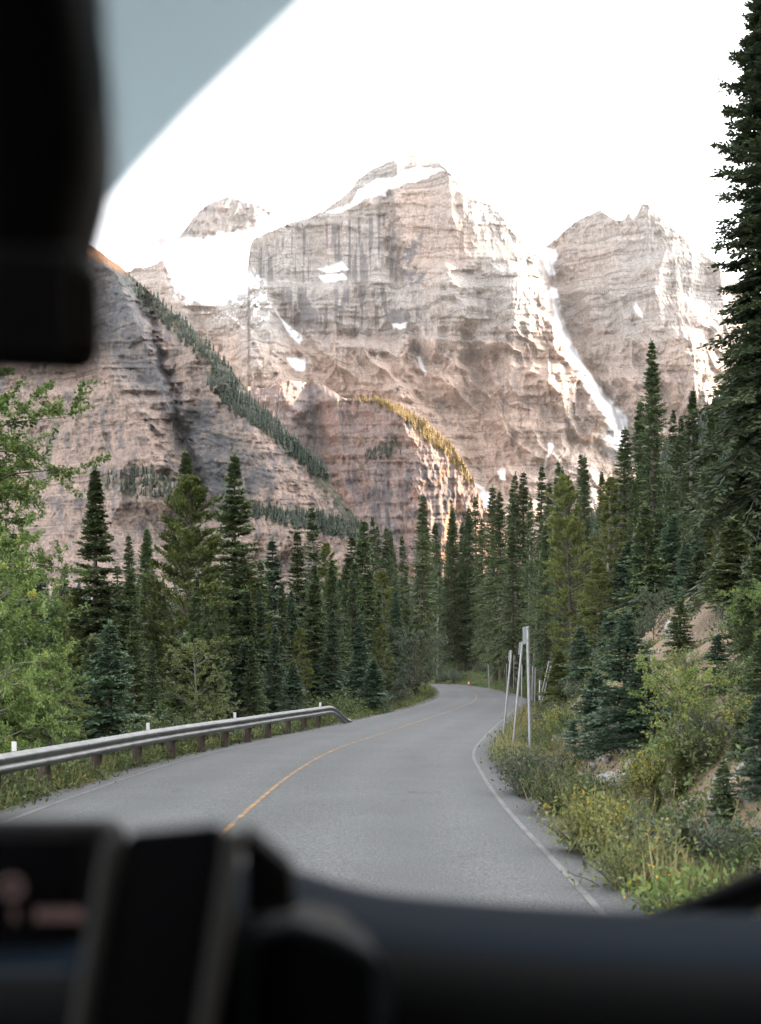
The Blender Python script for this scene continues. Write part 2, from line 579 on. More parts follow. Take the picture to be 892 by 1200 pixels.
# edges turned down so that the slab has thickness
sk = []
base = len(V)
edge = []
for side in (0, NL - 1):
    ed = V.reshape(len(uu), NL, 3)[:, side].copy()
    ed[:, 2] -= 0.09
    edge.append(ed)
    idx = np.arange(len(uu)) * NL + side
    lo = base + np.arange(len(uu)) + (0 if side == 0 else len(uu))
    sk.append(np.stack([idx[:-1], idx[1:], lo[1:], lo[:-1]], 1))
V = np.vstack([V] + edge)
lat_all = np.concatenate([lat.ravel(), np.full(len(uu), -4), np.full(len(uu), 4)])
link('road', mesh_np('road', V, [fr] + sk, [M['road']], True, {'lat': lat_all}), kind='structure')

def paint_mat(name, col, wear):
    m, nt, nd, lk, b = new_mat(name)
    f = noise(nt, 60, 4, 0.7)
    g = noise(nt, 3, 5, 0.6)
    w = math_n(nt, 'ADD', math_n(nt, 'MULTIPLY', f, 0.5), math_n(nt, 'MULTIPLY', g, 0.5))
    c = mixc(nt, col, (0.085, 0.085, 0.086), ramp(nt, w, [(wear, 0.0), (wear + 0.1, 1.0)]))
    lk.new(c, b.inputs['Base Color'])
    b.inputs['Roughness'].default_value = 0.75
    return m

M['yellow'] = paint_mat('worn_yellow_paint', (0.36, 0.19, 0.055), 0.45)
M['white'] = paint_mat('worn_white_paint', (0.165, 0.165, 0.16), 0.48)

def marking(name, frac_fn, width, mat, u0, u1):
    k = (uu > u0) & (uu < u1)
    W = np.linalg.norm(R2 - L2, axis=1)
    off = frac_fn(uu, W)
    rows = []
    for s in (-0.5, 0.5):
        o = off + s * width
        p = L2 + dirn * o[:, None]
        qq = np.clip((o - ragL) / np.maximum(W - ragL + ragR, 1), 0, 1)
        z = 0.05 * (1 - (2 * qq - 1) ** 2) + 0.006 + 0.005
        rows.append(np.column_stack([p, z])[k])
    n = k.sum()
    V = np.stack(rows, 1).reshape(-1, 3)
    link(name, mesh_np(name, V, grid_faces(n, 2), [mat], True), kind='structure')

marking('centre_line', lambda u, W: W * 0.455 + 0 * u, 0.072, M['yellow'], 0, 400)
marking('edge_line', lambda u, W: W - 0.42, 0.07, M['white'], 0, 400)
marking('edge_line', lambda u, W: 0.36 + 0 * u, 0.085, M['white'], 0, 400)

# ------------------------------------------------------------------ mountains
def poly_mask(PX, PY, poly, soft=2.0):
    """signed-ish soft mask of a polygon given in the surface's own coordinates"""
    poly = np.array(poly, float)
    inside = np.zeros(PX.shape, bool)
    dist = np.full(PX.shape, 1e9)
    n = len(poly)
    for i in range(n):
        x1, y1 = poly[i]
        x2, y2 = poly[(i + 1) % n]
        c = ((y1 > PY) != (y2 > PY)) & (PX < (x2 - x1) * (PY - y1) / ((y2 - y1) if y2 != y1 else 1e-9) + x1)
        inside ^= c
        dx, dy = x2 - x1, y2 - y1
        t = np.clip(((PX - x1) * dx + (PY - y1) * dy) / (dx * dx + dy * dy + 1e-9), 0, 1)
        dist = np.minimum(dist, np.hypot(PX - x1 - t * dx, PY - y1 - t * dy))
    sd = np.where(inside, dist, -dist)
    return sstep(-soft, soft, sd)

def line_dist(PX, PY, pts):
    pts = np.array(pts, float)
    dist = np.full(PX.shape, 1e9)
    for i in range(len(pts) - 1):
        x1, y1 = pts[i]
        x2, y2 = pts[i + 1]
        dx, dy = x2 - x1, y2 - y1
        t = np.clip(((PX - x1) * dx + (PY - y1) * dy) / (dx * dx + dy * dy + 1e-9), 0, 1)
        dist = np.minimum(dist, np.hypot(PX - x1 - t * dx, PY - y1 - t * dy))
    return dist

def prow(PX, PY, pts, A, wl, wr, fade=25):
    """a rib standing out of the face along a line; its right flank falls away over wr, its left over wl"""
    p = np.array(pts, float)
    xl = np.interp(PY, p[:, 1], p[:, 0])
    wob = (vnoise(PY / 9.0, PY * 0 + p[0, 0], 3) - 0.5) * 9 + (vnoise(PY / 3.0, PY * 0 + p[0, 0], 4) - 0.5) * 4
    dx = PX - xl - wob
    prof = np.where(dx > 0, np.clip(1 - dx / wr, 0, 1), np.clip(1 + dx / wl, 0, 1))
    env = sstep(p[0, 1] - fade * 0.4, p[0, 1] + fade * 0.2, PY) * (1 - sstep(p[-1, 1] - fade * 0.3, p[-1, 1] + fade, PY))
    return -A * prof * env

def gully(PX, PY, pts, A, w):
    PX, PY = PX + (fbm(PX / 13, PY / 13, 3, 41) - 0.5) * 22, PY + (fbm(PX / 13, PY / 13, 3, 43) - 0.5) * 16
    d = line_dist(PX, PY, pts)
    return A * np.exp(-(d / w) ** 2)

def relief(name, ridge, px0, px1, ncol, bottom, nrow, depth, mat, attrs, jag=1.5, jscale=6.0, back=900, label=None):
    px = np.linspace(px0, px1, ncol)
    r = np.array(ridge, float)
    ry = np.interp(px, r[:, 0], r[:, 1])
    ry = ry + (fbm(px / jscale, px * 0, 4, 8) - 0.5) * 2 * jag
    t = np.linspace(0, 1, nrow)[:, None]
    PY = ry[None, :] + t * (bottom - ry)[None, :]
    PX = np.broadcast_to(px[None, :], PY.shape)
    D = depth(PX, PY)
    X = (PX - 446) / F * D
    Z = EYE + (HOR - PY) / F * D
    ks = np.linspace(1, 0.06, 9) ** 1.3
    bX = np.repeat(X[:1], 9, 0)
    bD = D[:1] + ks[:, None] * back
    bZ = np.maximum(Z[:1] - ks[:, None] * back * 0.85, -20)
    A = attrs(PX, PY, Z)
    Vv = np.stack([np.vstack([bX, X]), np.vstack([bD, D]), np.vstack([bZ, Z])], -1).reshape(-1, 3)
    AA = {k: np.vstack([np.repeat(v[:1], 9, 0), v]) for k, v in A.items()}
    me = mesh_np(name, Vv, grid_faces(nrow + 9, ncol), [mat], False, AA)
    return link(name, me, kind='structure')

def terrace(Zq, period, amt, sharp=0.25):
    qv = Zq / period
    fr_ = qv - np.floor(qv)
    return amt * (sstep(0.5 - sharp, 0.5 + sharp, fr_) - fr_)

# --- the great far massif with its right-hand peak
C_RIDGE = [(60, 335), (100, 330), (140, 322), (157, 315), (175, 311), (192, 305), (197, 318), (205, 326), (220, 338), (240, 347), (256, 345), (270, 335), (283, 325), (290, 317), (293, 290), (297, 280),
           (314, 272), (341, 261), (360, 256), (380, 247), (392, 238), (408, 226), (422, 208), (432, 201), (449, 193), (463, 186), (478, 183), (489, 179), (497, 183), (509, 188), (519, 194),
           (531, 208), (543, 222), (557, 234), (568, 237), (579, 243), (590, 255), (599, 269), (610, 281), (621, 291), (629, 294), (636, 291), (648, 283), (660, 271), (668, 264), (684, 254), (703, 246),
           (716, 255), (727, 259), (733, 256), (737, 248), (741, 257), (747, 251), (752, 240), (757, 234), (762, 242), (772, 252), (784, 264), (797, 275), (812, 290), (828, 300), (841, 310),
           (860, 330), (890, 352), (950, 400), (1050, 480), (1150, 560)]
def c_depth(PX, PY):
    rp = sstep(610, 680, PX)
    Yq = PY + rp * 0.33 * (PX - 690) * (1 - sstep(800, 900, PX))
    d = np.interp(Yq, [160, 215, 226, 236, 322, 336, 392, 408, 520, 640, 720], [3340, 3285, 3255, 3240, 3205, 3160, 3135, 3095, 2980, 2800, 2620])
    d = d + 260 * sstep(300, 60, PX) + 90 * sstep(800, 1100, PX)
    for pts, A, wl_, wr_ in [
        ([(519, 190), (531, 216), (545, 242), (556, 290), (566, 330), (572, 360), (576, 400)], 135, 160, 92),
        ([(622, 296), (634, 335), (642, 372), (660, 410), (686, 455), (708, 490)], 130, 62, 9),
        ([(570, 300), (585, 318), (598, 345), (606, 392)], 80, 40, 40),
        ([(528, 312), (537, 350), (544, 376)], 90, 40, 30),
        ([(531, 396), (537, 448)], 85, 40, 28),
        ([(426, 402), (448, 440), (470, 476), (500, 520)], 70, 70, 22),
        ([(444, 404), (462, 418), (489, 445), (512, 492), (530, 540)], 95, 50, 34),
        ([(300, 352), (316, 392), (327, 430), (336, 470)], 95, 80, 34),
        ([(386, 338), (394, 352), (398, 384)], 70, 40, 26),
        ([(757, 236), (770, 262), (780, 292), (776, 320), (768, 340), (788, 362), (812, 398), (830, 430), (845, 480)], 115, 150, 92),
        ([(800, 392), (812, 430), (828, 480)], 55, 40, 22),
        ([(192, 305), (198, 330), (214, 360), (226, 390)], 80, 70, 34),
        ([(238, 346), (262, 372), (284, 400), (300, 440)], 55, 50, 24),
        ([(422, 214), (428, 240), (436, 290), (440, 330)], 40, 70, 20),
        ([(590, 400), (602, 450), (612, 520), (622, 600)], 60, 50, 30),
        ([(690, 340), (704, 400), (716, 440)], 36, 60, 20),
        ([(640, 430), (652, 500), (670, 560), (690, 600)], 60, 50, 34),
        ([(740, 440), (752, 500), (768, 560)], 55, 60, 30),
    ]:
        d = d + prow(PX, PY, pts, A, wl_, wr_)
    for pts, A, w in [
        ([(634, 292), (645, 335), (654, 372), (672, 410), (700, 455), (722, 488), (735, 530)], 95, 26),
        ([(318, 360), (334, 382), (347, 400), (352, 432)], 55, 14),
        ([(548, 400), (562, 450), (574, 500), (590, 525)], 45, 14),
        ([(470, 400), (492, 420), (500, 440), (520, 500)], 40, 14),
        ([(400, 470), (380, 520), (372, 560)], 40, 14),
        ([(455, 230), (460, 290), (466, 330)], 45, 9),
    ]:
        d = d + gully(PX, PY, pts, A, w)
    xl_ = np.interp(PY, [180, 292, 335, 372, 410, 455, 488, 530, 720], [632, 634, 645, 654, 672, 700, 722, 740, 790])
    d = d + 170 * sstep(-7, 6, PX - xl_ + (vnoise(PY / 11, PY * 0, 9) - 0.5) * 10)
    rough = 0.35 + 0.65 * sstep(330, 420, PY)
    d = d - (ridged(PX / 62, PY / 190, 3, 12) - 0.5) * 95
    d = d - (ridged(PX / 17 + fbm(PX / 30, PY / 30, 2, 1) * 2, PY / 62, 4, 17) - 0.5) * 56 * rough
    d = d - (ridged((PX - 0.85 * PY) / 44 + (fbm(PX / 40, PY / 40, 2, 5) - 0.5) * 1.2, (PX + PY) / 170, 3, 44) - 0.5) * 105 * sstep(350, 430, PY)
    d = d - (fbm(PX / 4.0, PY / 9, 3, 23) - 0.5) * 11
    d = d - (fbm(PX / 1.7, PY / 2.2, 2, 29) - 0.5) * 4
    Zq = (HOR - PY) * 2.2 + rp * 0.33 * (690 - PX) * 2.2 + (fbm(PX / 40, PY / 40, 3, 37) - 0.5) * 60
    d = d - (terrace(Zq, 74, 17) + terrace(Zq + 20, 27, 8) + terrace(Zq + 8, 11, 3.5)) * (0.35 + 0.9 * vnoise(PX / 45, PY / 30, 66))
    return d

def c_attrs(PX, PY, Z):
    n = fbm(PX / 9, PY / 9, 4, 51)
    n2 = fbm(PX / 3.2, PY / 3.2, 3, 57)
    wob = (n - 0.5) * 14
    snow = np.zeros(PX.shape)
    for poly, soft in [
        ([(384, 250), (396, 243), (414, 235), (421, 222), (436, 212), (462, 206), (488, 196), (514, 197), (521, 200), (500, 208), (478, 215), (455, 222), (452, 230), (434, 230), (420, 239), (398, 250)], 1.3),
        ([(621, 286), (636, 288), (650, 292), (654, 300), (648, 312), (650, 322), (643, 322), (638, 305), (626, 296)], 2),
        ([(645, 336), (652, 338), (658, 372), (668, 394), (682, 424), (700, 450), (724, 478), (734, 488), (738, 516), (724, 540), (704, 528), (716, 500), (698, 472), (676, 436), (660, 408), (648, 388), (650, 372)], 2),
        ([(374, 316), (400, 306), (406, 314), (388, 320)], 2), ([(374, 324), (402, 321), (406, 327), (380, 330)], 2),
        ([(322, 362), (328, 372), (346, 388), (360, 396), (352, 404), (340, 394)], 1.5), ([(336, 420), (356, 418), (358, 436), (346, 434)], 2),
        ([(460, 380), (476, 377), (476, 384), (462, 386)], 1.5),
        ([(488, 418), (493, 418), (500, 438), (497, 440)], 1.2), ([(583, 552), (592, 550), (592, 562), (586, 562)], 1.5),
        ([(554, 566), (566, 572), (578, 580), (576, 598), (560, 592)], 2), ([(645, 520), (649, 522), (640, 545), (634, 556)], 1.2),
        ([(744, 354), (752, 366), (752, 372), (742, 362)], 1.2),
        ([(195, 312), (206, 326), (240, 348), (258, 345), (284, 322), (292, 316), (300, 330), (290, 342), (274, 346), (262, 356), (240, 358), (216, 346), (204, 336)], 2.5),
    ]:
        snow = np.maximum(snow, poly_mask(PX + wob * 0.4, PY + wob * 0.4, poly, soft))
    # ledges holding snow and the broken snow above the left apron
    spk = poly_mask(PX, PY, [(196, 312), (232, 344), (292, 318), (306, 332), (316, 360), (300, 384), (270, 374), (236, 366), (206, 344)], 14)
    snow = np.maximum(snow, spk * sstep(0.56, 0.64, n2 * 0.6 + n * 0.4))
    gut = np.exp(-(line_dist(PX, PY, [(652, 350), (668, 420), (700, 470), (726, 505)]) / 2.0) ** 2)
    snow = snow * (1 - 0.35 * gut * sstep(0.4, 0.6, n2))
    str_ = fbm(PX / 3.4, PY / 60, 3, 61)
    str2 = fbm(PX / 6.0, PY / 34, 3, 67)
    wall = poly_mask(PX, PY, [(300, 290), (345, 272), (430, 250), (460, 240), (470, 330), (420, 330), (300, 330)], 8)
    stain = wall * sstep(0.54, 0.62, str_) * 0.75
    low = poly_mask(PX, PY, [(330, 338), (470, 332), (500, 370), (470, 385), (330, 385)], 10)
    stain = np.maximum(stain, low * sstep(0.53, 0.60, str2) * 0.8)
    for poly in ([(452, 226), (462, 224), (462, 305), (454, 306)], [(462, 300), (498, 270), (494, 290), (480, 310), (464, 310)], [(472, 316), (500, 318), (494, 332), (480, 334)]):
        stain = np.maximum(stain, poly_mask(PX + wob * 0.5, PY + wob * 0.3, poly, 2) * sstep(0.40, 0.55, str2 * 0.5 + n2 * 0.5) * 0.85)
    stain = np.maximum(stain, poly_mask(PX, PY, [(560, 440), (620, 440), (640, 520), (590, 530)], 14) * sstep(0.52, 0.62, str2) * 0.5)
    stain = stain * (1 - snow)
    warm = 0.12 + 0.75 * sstep(370, 440, PY + (n - 0.5) * 60) * (1 - sstep(560, 760, PX) * 0.55) * (1 - 0.4 * sstep(520, 620, PY))
    warm = warm + 0.45 * poly_mask(PX, PY, [(465, 220), (540, 210), (560, 300), (500, 330), (465, 300)], 20) + 0.3 * sstep(300, 220, PX) + 0.35 * poly_mask(PX, PY, [(640, 290), (700, 300), (700, 460), (640, 420)], 30)
    z0 = np.zeros(PX.shape)
    return {'snow': snow, 'stain': stain, 'warm': np.clip(warm, 0, 1), 'veg': z0, 'sun_orange': z0}

relief('mountain', C_RIDGE, 60, 1150, 1250, 720, 640, c_depth, M['far_rock'], c_attrs, jag=2.0, jscale=5, back=1500)

# --- snow dome far behind, with its glacier
E_RIDGE = [(-100, 330), (60, 312), (110, 304), (139, 296), (160, 288), (180, 283), (193, 278), (197, 281), (208, 279), (224, 259), (234, 247), (242, 241), (256, 235), (269, 231), (285, 236), (301, 240), (314, 245), (323, 254), (333, 258), (345, 260), (380, 262), (420, 270)]
def e_depth(PX, PY):
    d = np.interp(PY, [225, 275, 300, 345, 400], [5200, 5050, 4750, 4300, 4000])
    rock = poly_mask(PX, PY, [(205, 284), (240, 232), (268, 222), (330, 240), (330, 262), (300, 266), (270, 276), (230, 280)], 8)
    d = d + prow(PX, PY, [(268, 230), (262, 250), (255, 272)], 90, 60, 50) + prow(PX, PY, [(300, 238), (306, 256), (312, 268)], 60, 40, 26)
    d = d - (ridged(PX / 16 + PY / 40, PY / 26, 4, 12) - 0.5) * 70 * (0.12 + 0.88 * rock) - (fbm(PX / 3, PY / 4, 3, 9) - 0.5) * 26 * (0.15 + 0.85 * rock)
    d = d - terrace((HOR - PY) * 3.4 + fbm(PX / 30, PY / 30, 2, 3) * 40, 40, 22) * (0.3 + 0.7 * rock)
    return d

def e_attrs(PX, PY, Z):
    n = fbm(PX / 7, PY / 5, 4, 71)
    rock = poly_mask(PX + (n - 0.5) * 16, PY + (n - 0.5) * 10, [(206, 281), (240, 225), (268, 215), (318, 235), (320, 252), (306, 256), (290, 270), (262, 272), (236, 279)], 1.5)
    rock = np.maximum(rock, poly_mask(PX, PY + (n - 0.5) * 10, [(150, 294), (180, 280), (193, 270), (200, 284), (176, 292)], 2) * 0.9)
    rock = np.maximum(rock, poly_mask(PX, PY + (n - 0.5) * 10, [(138, 292), (150, 290), (160, 300), (140, 303)], 2) * 0.8)
    z0 = np.zeros(PX.shape)
    return {'snow': 1 - rock, 'stain': rock * (0.25 + 0.4 * sstep(0.5, 0.62, fbm(PX / 3, PY / 10, 3, 73))), 'warm': z0 + 0.35, 'veg': z0, 'sun_orange': z0}

relief('mountain', E_RIDGE, -100, 420, 420, 400, 180, e_depth, M['far_rock'], e_attrs, jag=1.5, jscale=6, back=1600)

# --- larch spur in front of the massif
B_RIDGE = [(200, 500), (280, 452), (310, 455), (340, 446), (354, 447), (380, 452), (404, 467), (425, 471), (440, 468), (460, 474), (480, 485), (495, 494), (509, 503), (522, 515), (534, 528), (545, 545), (556, 566), (566, 588), (576, 606), (596, 625), (640, 650), (720, 680), (800, 700)]
def b_depth(PX, PY):
    d = np.interp(PY, [430, 500, 560, 640, 720], [2100, 2020, 1950, 1830, 1700])
    d = d + prow(PX, PY, [(440, 462), (470, 490), (488, 520), (496, 560), (502, 620), (508, 680)], 120, 120, 90)
    d = d + gully(PX, PY, [(362, 450), (368, 500), (374, 560), (384, 620)], 70, 16)
    d = d - (ridged(PX / 26 + fbm(PX / 40, PY / 40, 2, 3), PY / 90, 4, 15) - 0.5) * 46
    d = d - (ridged(PX / 8, PY / 26, 4, 18) - 0.5) * 24 * sstep(500, 560, PY)
    d = d - (fbm(PX / 3, PY / 6, 3, 19) - 0.5) * 12
    Zq = (HOR - PY) * 1.4 + (fbm(PX / 40, PY / 40, 3, 37) - 0.5) * 40
    return d - terrace(Zq, 30, 12)

def b_attrs(PX, PY, Z):
    n = fbm(PX / 9, PY / 9, 4, 81)
    st = fbm(PX / 4.5, PY / 22, 3, 83)
    cliff = poly_mask(PX, PY, [(420, 560), (520, 540), (560, 600), (560, 720), (420, 720)], 25)
    stain = cliff * sstep(0.48, 0.60, st) * 0.75
    stain = np.maximum(stain, 0.65 * np.exp(-(line_dist(PX, PY, [(364, 458), (370, 490), (372, 520)]) / 7) ** 2) * sstep(0.40, 0.56, st))
    veg = sstep(0.60, 0.68, n) * poly_mask(PX, PY, [(410, 520), (470, 500), (470, 560), (410, 560)], 12) * 0.7
    z0 = np.zeros(PX.shape)
    sun_orange = 0.5 * sstep(0.55, 0.7, fbm(PX / 6, PY / 14, 3, 87)) * sstep(470, 500, PX)  # warm sunlight painted in orange on the spur's right side
    return {'snow': z0, 'stain': stain, 'warm': np.clip(0.55 + (n - 0.5) + 0.4 * sstep(480, 560, PX), 0, 1), 'veg': veg, 'sun_orange': sun_orange * 0.7}

relief('mountain', B_RIDGE, 200, 800, 700, 740, 330, b_depth, M['spur_rock'], b_attrs, jag=1.2, jscale=5, back=500)

# --- banded cliff close on the left
A_RIDGE = [(-420, 20), (-200, 130), (-60, 205), (40, 255), (100, 284), (118, 296), (140, 311), (160, 329), (180, 346), (205, 368), (230, 391), (250, 411), (270, 432), (286, 452), (300, 471), (315, 489), (330, 506), (348, 524), (365, 541), (380, 558), (395, 576), (410, 597), (422, 614), (440, 640), (470, 670), (520, 700)]
def a_depth(PX, PY):
    rid = np.interp(PX, [p[0] for p in A_RIDGE], [p[1] for p in A_RIDGE])
    below = PY - rid
    d = 1230 - 0.85 * (PX - 100) - np.interp(below, [0, 40, 120, 260, 330, 500], [0, 30, 70, 150, 235, 420])
    d = d + prow(PX, PY, [(60, 372), (100, 408), (130, 440), (160, 490), (182, 540), (196, 590)], 46, 160, 40, 30)
    d = d + prow(PX, PY, [(118, 300), (150, 350), (168, 400), (192, 450), (206, 480)], 34, 60, 22, 30)
    d = d + prow(PX, PY, [(228, 395), (262, 440), (292, 500), (318, 560), (340, 640)], 34, 70, 40, 30)
    d = d + prow(PX, PY, [(170, 480), (190, 520), (205, 560), (222, 600)], 22, 22, 14, 20)
    d = d + gully(PX, PY, [(164, 338), (176, 385), (192, 430), (206, 475), (212, 505), (226, 550), (240, 590)], 24, 6)
    d = d + gully(PX, PY, [(178, 500), (190, 530), (200, 560)], 16, 7)
    d = d - (ridged(PX / 46 + fbm(PX / 50, PY / 50, 2, 2), PY / 80, 4, 112) - 0.5) * 24
    d = d - (ridged((PX - PY * 0.4) / 13, (PY + PX * 0.3) / 34, 4, 117) - 0.5) * 8
    d = d - (fbm(PX / 4, PY / 4, 4, 121) - 0.5) * 6
    Zq = (HOR - PY) * 0.8 + (PX - 200) * 0.10 + (fbm(PX / 50, PY / 50, 3, 37) - 0.5) * 22
    band = 0.5 + 0.9 * poly_mask(PX, PY, [(215, 460), (260, 450), (330, 560), (250, 600)], 20)
    return d - terrace(Zq, 13, 4.0) * band - terrace(Zq + 4, 5.2, 2.2) * band

def a_attrs(PX, PY, Z):
    n = fbm(PX / 8, PY / 8, 4, 91)
    n2 = fbm(PX / 3, PY / 3, 3, 97)
    rid = np.interp(PX, [p[0] for p in A_RIDGE], [p[1] for p in A_RIDGE])
    below = PY - rid
    veg = sstep(30, 6, below + (n - 0.5) * 40) * sstep(120, 180, PX) * 0.75
    veg = np.maximum(veg, 0.75 * poly_mask(PX, PY + (n - 0.5) * 16, [(236, 436), (270, 452), (320, 488), (392, 560), (380, 562), (316, 508), (262, 468)], 4))
    veg = np.maximum(veg, 0.6 * poly_mask(PX, PY + (n - 0.5) * 24, [(100, 556), (150, 548), (214, 560), (214, 590), (150, 588), (100, 572)], 8) * sstep(0.42, 0.55, n))
    veg = np.maximum(veg, 0.75 * poly_mask(PX, PY + (n - 0.5) * 16, [(280, 586), (330, 596), (430, 612), (430, 632), (330, 616)], 5) * sstep(0.36, 0.5, n))
    gull = np.exp(-(line_dist(PX + (n - 0.5) * 26, PY, [(164, 345), (178, 390), (194, 435), (208, 480), (214, 510), (228, 552), (240, 590)]) / 3.2) ** 2)  # thin dark line along the gully, mixed in with the stains
    stain = np.maximum(0.75 * gull * sstep(0.30, 0.5, n2), 0.55 * sstep(0.60, 0.70, fbm(PX / 7, PY / 18, 3, 99)))
    greyw = poly_mask(PX, PY, [(100, 280), (165, 330), (210, 480), (240, 470), (330, 560), (260, 600), (220, 560), (190, 470), (130, 430), (90, 380)], 18)
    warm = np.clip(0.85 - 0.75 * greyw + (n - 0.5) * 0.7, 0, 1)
    sun_orange = poly_mask(PX, PY + (n - 0.5) * 8, [(40, 250), (100, 280), (150, 316), (150, 322), (120, 308), (90, 292), (40, 262)], 3) * 0.6  # orange glow of the low sun painted along the crest
    scree = poly_mask(PX, PY, [(-60, 560), (30, 575), (60, 600), (100, 640), (140, 690), (-60, 700)], 6)
    z0 = np.zeros(PX.shape)
    return {'snow': z0, 'stain': stain * (1 - scree), 'warm': np.maximum(warm, scree * 0.7), 'veg': veg * (1 - sun_orange), 'sun_orange': sun_orange}

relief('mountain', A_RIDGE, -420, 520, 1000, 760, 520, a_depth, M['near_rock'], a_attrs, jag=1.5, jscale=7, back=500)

# --- unseen mountain added right of the view to keep valley and lower left cliff shaded
ax_ = np.linspace(-1.05, 1.05, 90)
U_, W_ = np.meshgrid(ax_, ax_)
dx_, dy_ = math.cos(SUN_AZ), math.sin(SUN_AZ)
VX = 1400 + dx_ * U_ * 760 - dy_ * W_ * 900
VY = 1550 + dy_ * U_ * 760 + dx_ * W_ * 900
rr_ = np.hypot(U_, W_) + (fbm(VX / 160, VY / 160, 4, 77) - 0.5) * 0.16
VZ = 1290 * np.clip(1.55 * (1 - rr_), -0.03, 1) + (ridged(VX / 120, VY / 120, 4, 78) - 0.5) * 90 * sstep(1.0, 0.8, rr_)
z0_ = np.zeros(VX.shape)
link('mountain', mesh_np('mountain', np.stack([VX, VY, VZ], -1).reshape(-1, 3), grid_faces(90, 90), [M['near_rock']], False,
     {'snow': z0_, 'stain': z0_, 'warm': z0_ + 0.4, 'veg': sstep(900, 300, VZ) * 0.8, 'sun_orange': z0_}), kind='structure')
# ------------------------------------------------------------------ vegetation builders
def unit(v):
    return v / np.maximum(np.linalg.norm(v, axis=-1, keepdims=True), 1e-9)

def kites(p, d, w, l, roll, fold=0.0):
    """leaf or needle-spray shaped quads: base p, direction d, width w, length l, roll angle"""
    d = unit(d)
    up = np.where(np.abs(d[:, 2:3]) > 0.95, np.array([[1.0, 0, 0]]), np.array([[0, 0, 1.0]]))
    a = unit(np.cross(d, up))
    b = np.cross(a, d)
    s = a * np.cos(roll)[:, None] + b * np.sin(roll)[:, None]
    nrm = np.cross(s, d)
    m = p + d * (l * 0.45)[:, None]
    v0 = p
    v1 = m + s * (w / 2)[:, None] + nrm * (fold * w)[:, None]
    v2 = p + d * l[:, None]
    v3 = m - s * (w / 2)[:, None] + nrm * (fold * w)[:, None]
    V = np.stack([v0, v1, v2, v3], 1).reshape(-1, 3)
    return V, np.arange(len(V)).reshape(-1, 4)

def sticks(a, b, ra, rb, n=3):
    """thin tapered twigs between point arrays"""
    d = unit(b - a)
    up = np.where(np.abs(d[:, 2:3]) > 0.95, np.array([[1.0, 0, 0]]), np.array([[0, 0, 1.0]]))
    u = unit(np.cross(d, up))
    w = np.cross(u, d)
    V = []
    for base, rad in ((a, ra), (b, rb)):
        for k in range(n):
            an = 2 * math.pi * k / n
            V.append(base + (u * math.cos(an) + w * math.sin(an)) * np.asarray(rad)[:, None])
    V = np.stack(V, 1)
    m = len(a)
    base = np.arange(m)[:, None] * (2 * n)
    Fs = [base + np.array([[k, (k + 1) % n, n + (k + 1) % n, n + k]]) for k in range(n)]
    return V.reshape(-1, 3), np.concatenate(Fs)

def trunk_tube(H, r0, seed, lean=0.0, n=8, m=14, top=0.01):
    g = np.random.default_rng(seed)
    z = np.linspace(-0.4, H, m)
    ox = np.cumsum(g.normal(0, 0.012 * H / m, m)) + lean * (z / H) ** 2
    oy = np.cumsum(g.normal(0, 0.012 * H / m, m))
    ox[0] = oy[0] = 0
    rad = r0 * (1 - np.clip(z, 0, H) / H) ** 0.8 + top
    rad[0] *= 1.25
    an = 2 * np.pi * np.arange(n) / n
    V = np.stack([ox[:, None] + rad[:, None] * np.cos(an), oy[:, None] + rad[:, None] * np.sin(an), np.repeat(z[:, None], n, 1)], -1).reshape(-1, 3)
    a = np.arange(m * n).reshape(m, n)
    b = np.roll(a, -1, 1)
    Fs = np.stack([a[:-1], b[:-1], b[1:], a[1:]], -1).reshape(-1, 4)
    return V, Fs, (lambda h: np.stack([np.interp(h, z, ox), np.interp(h, z, oy), h], -1)), (lambda h: np.interp(h, z, rad))

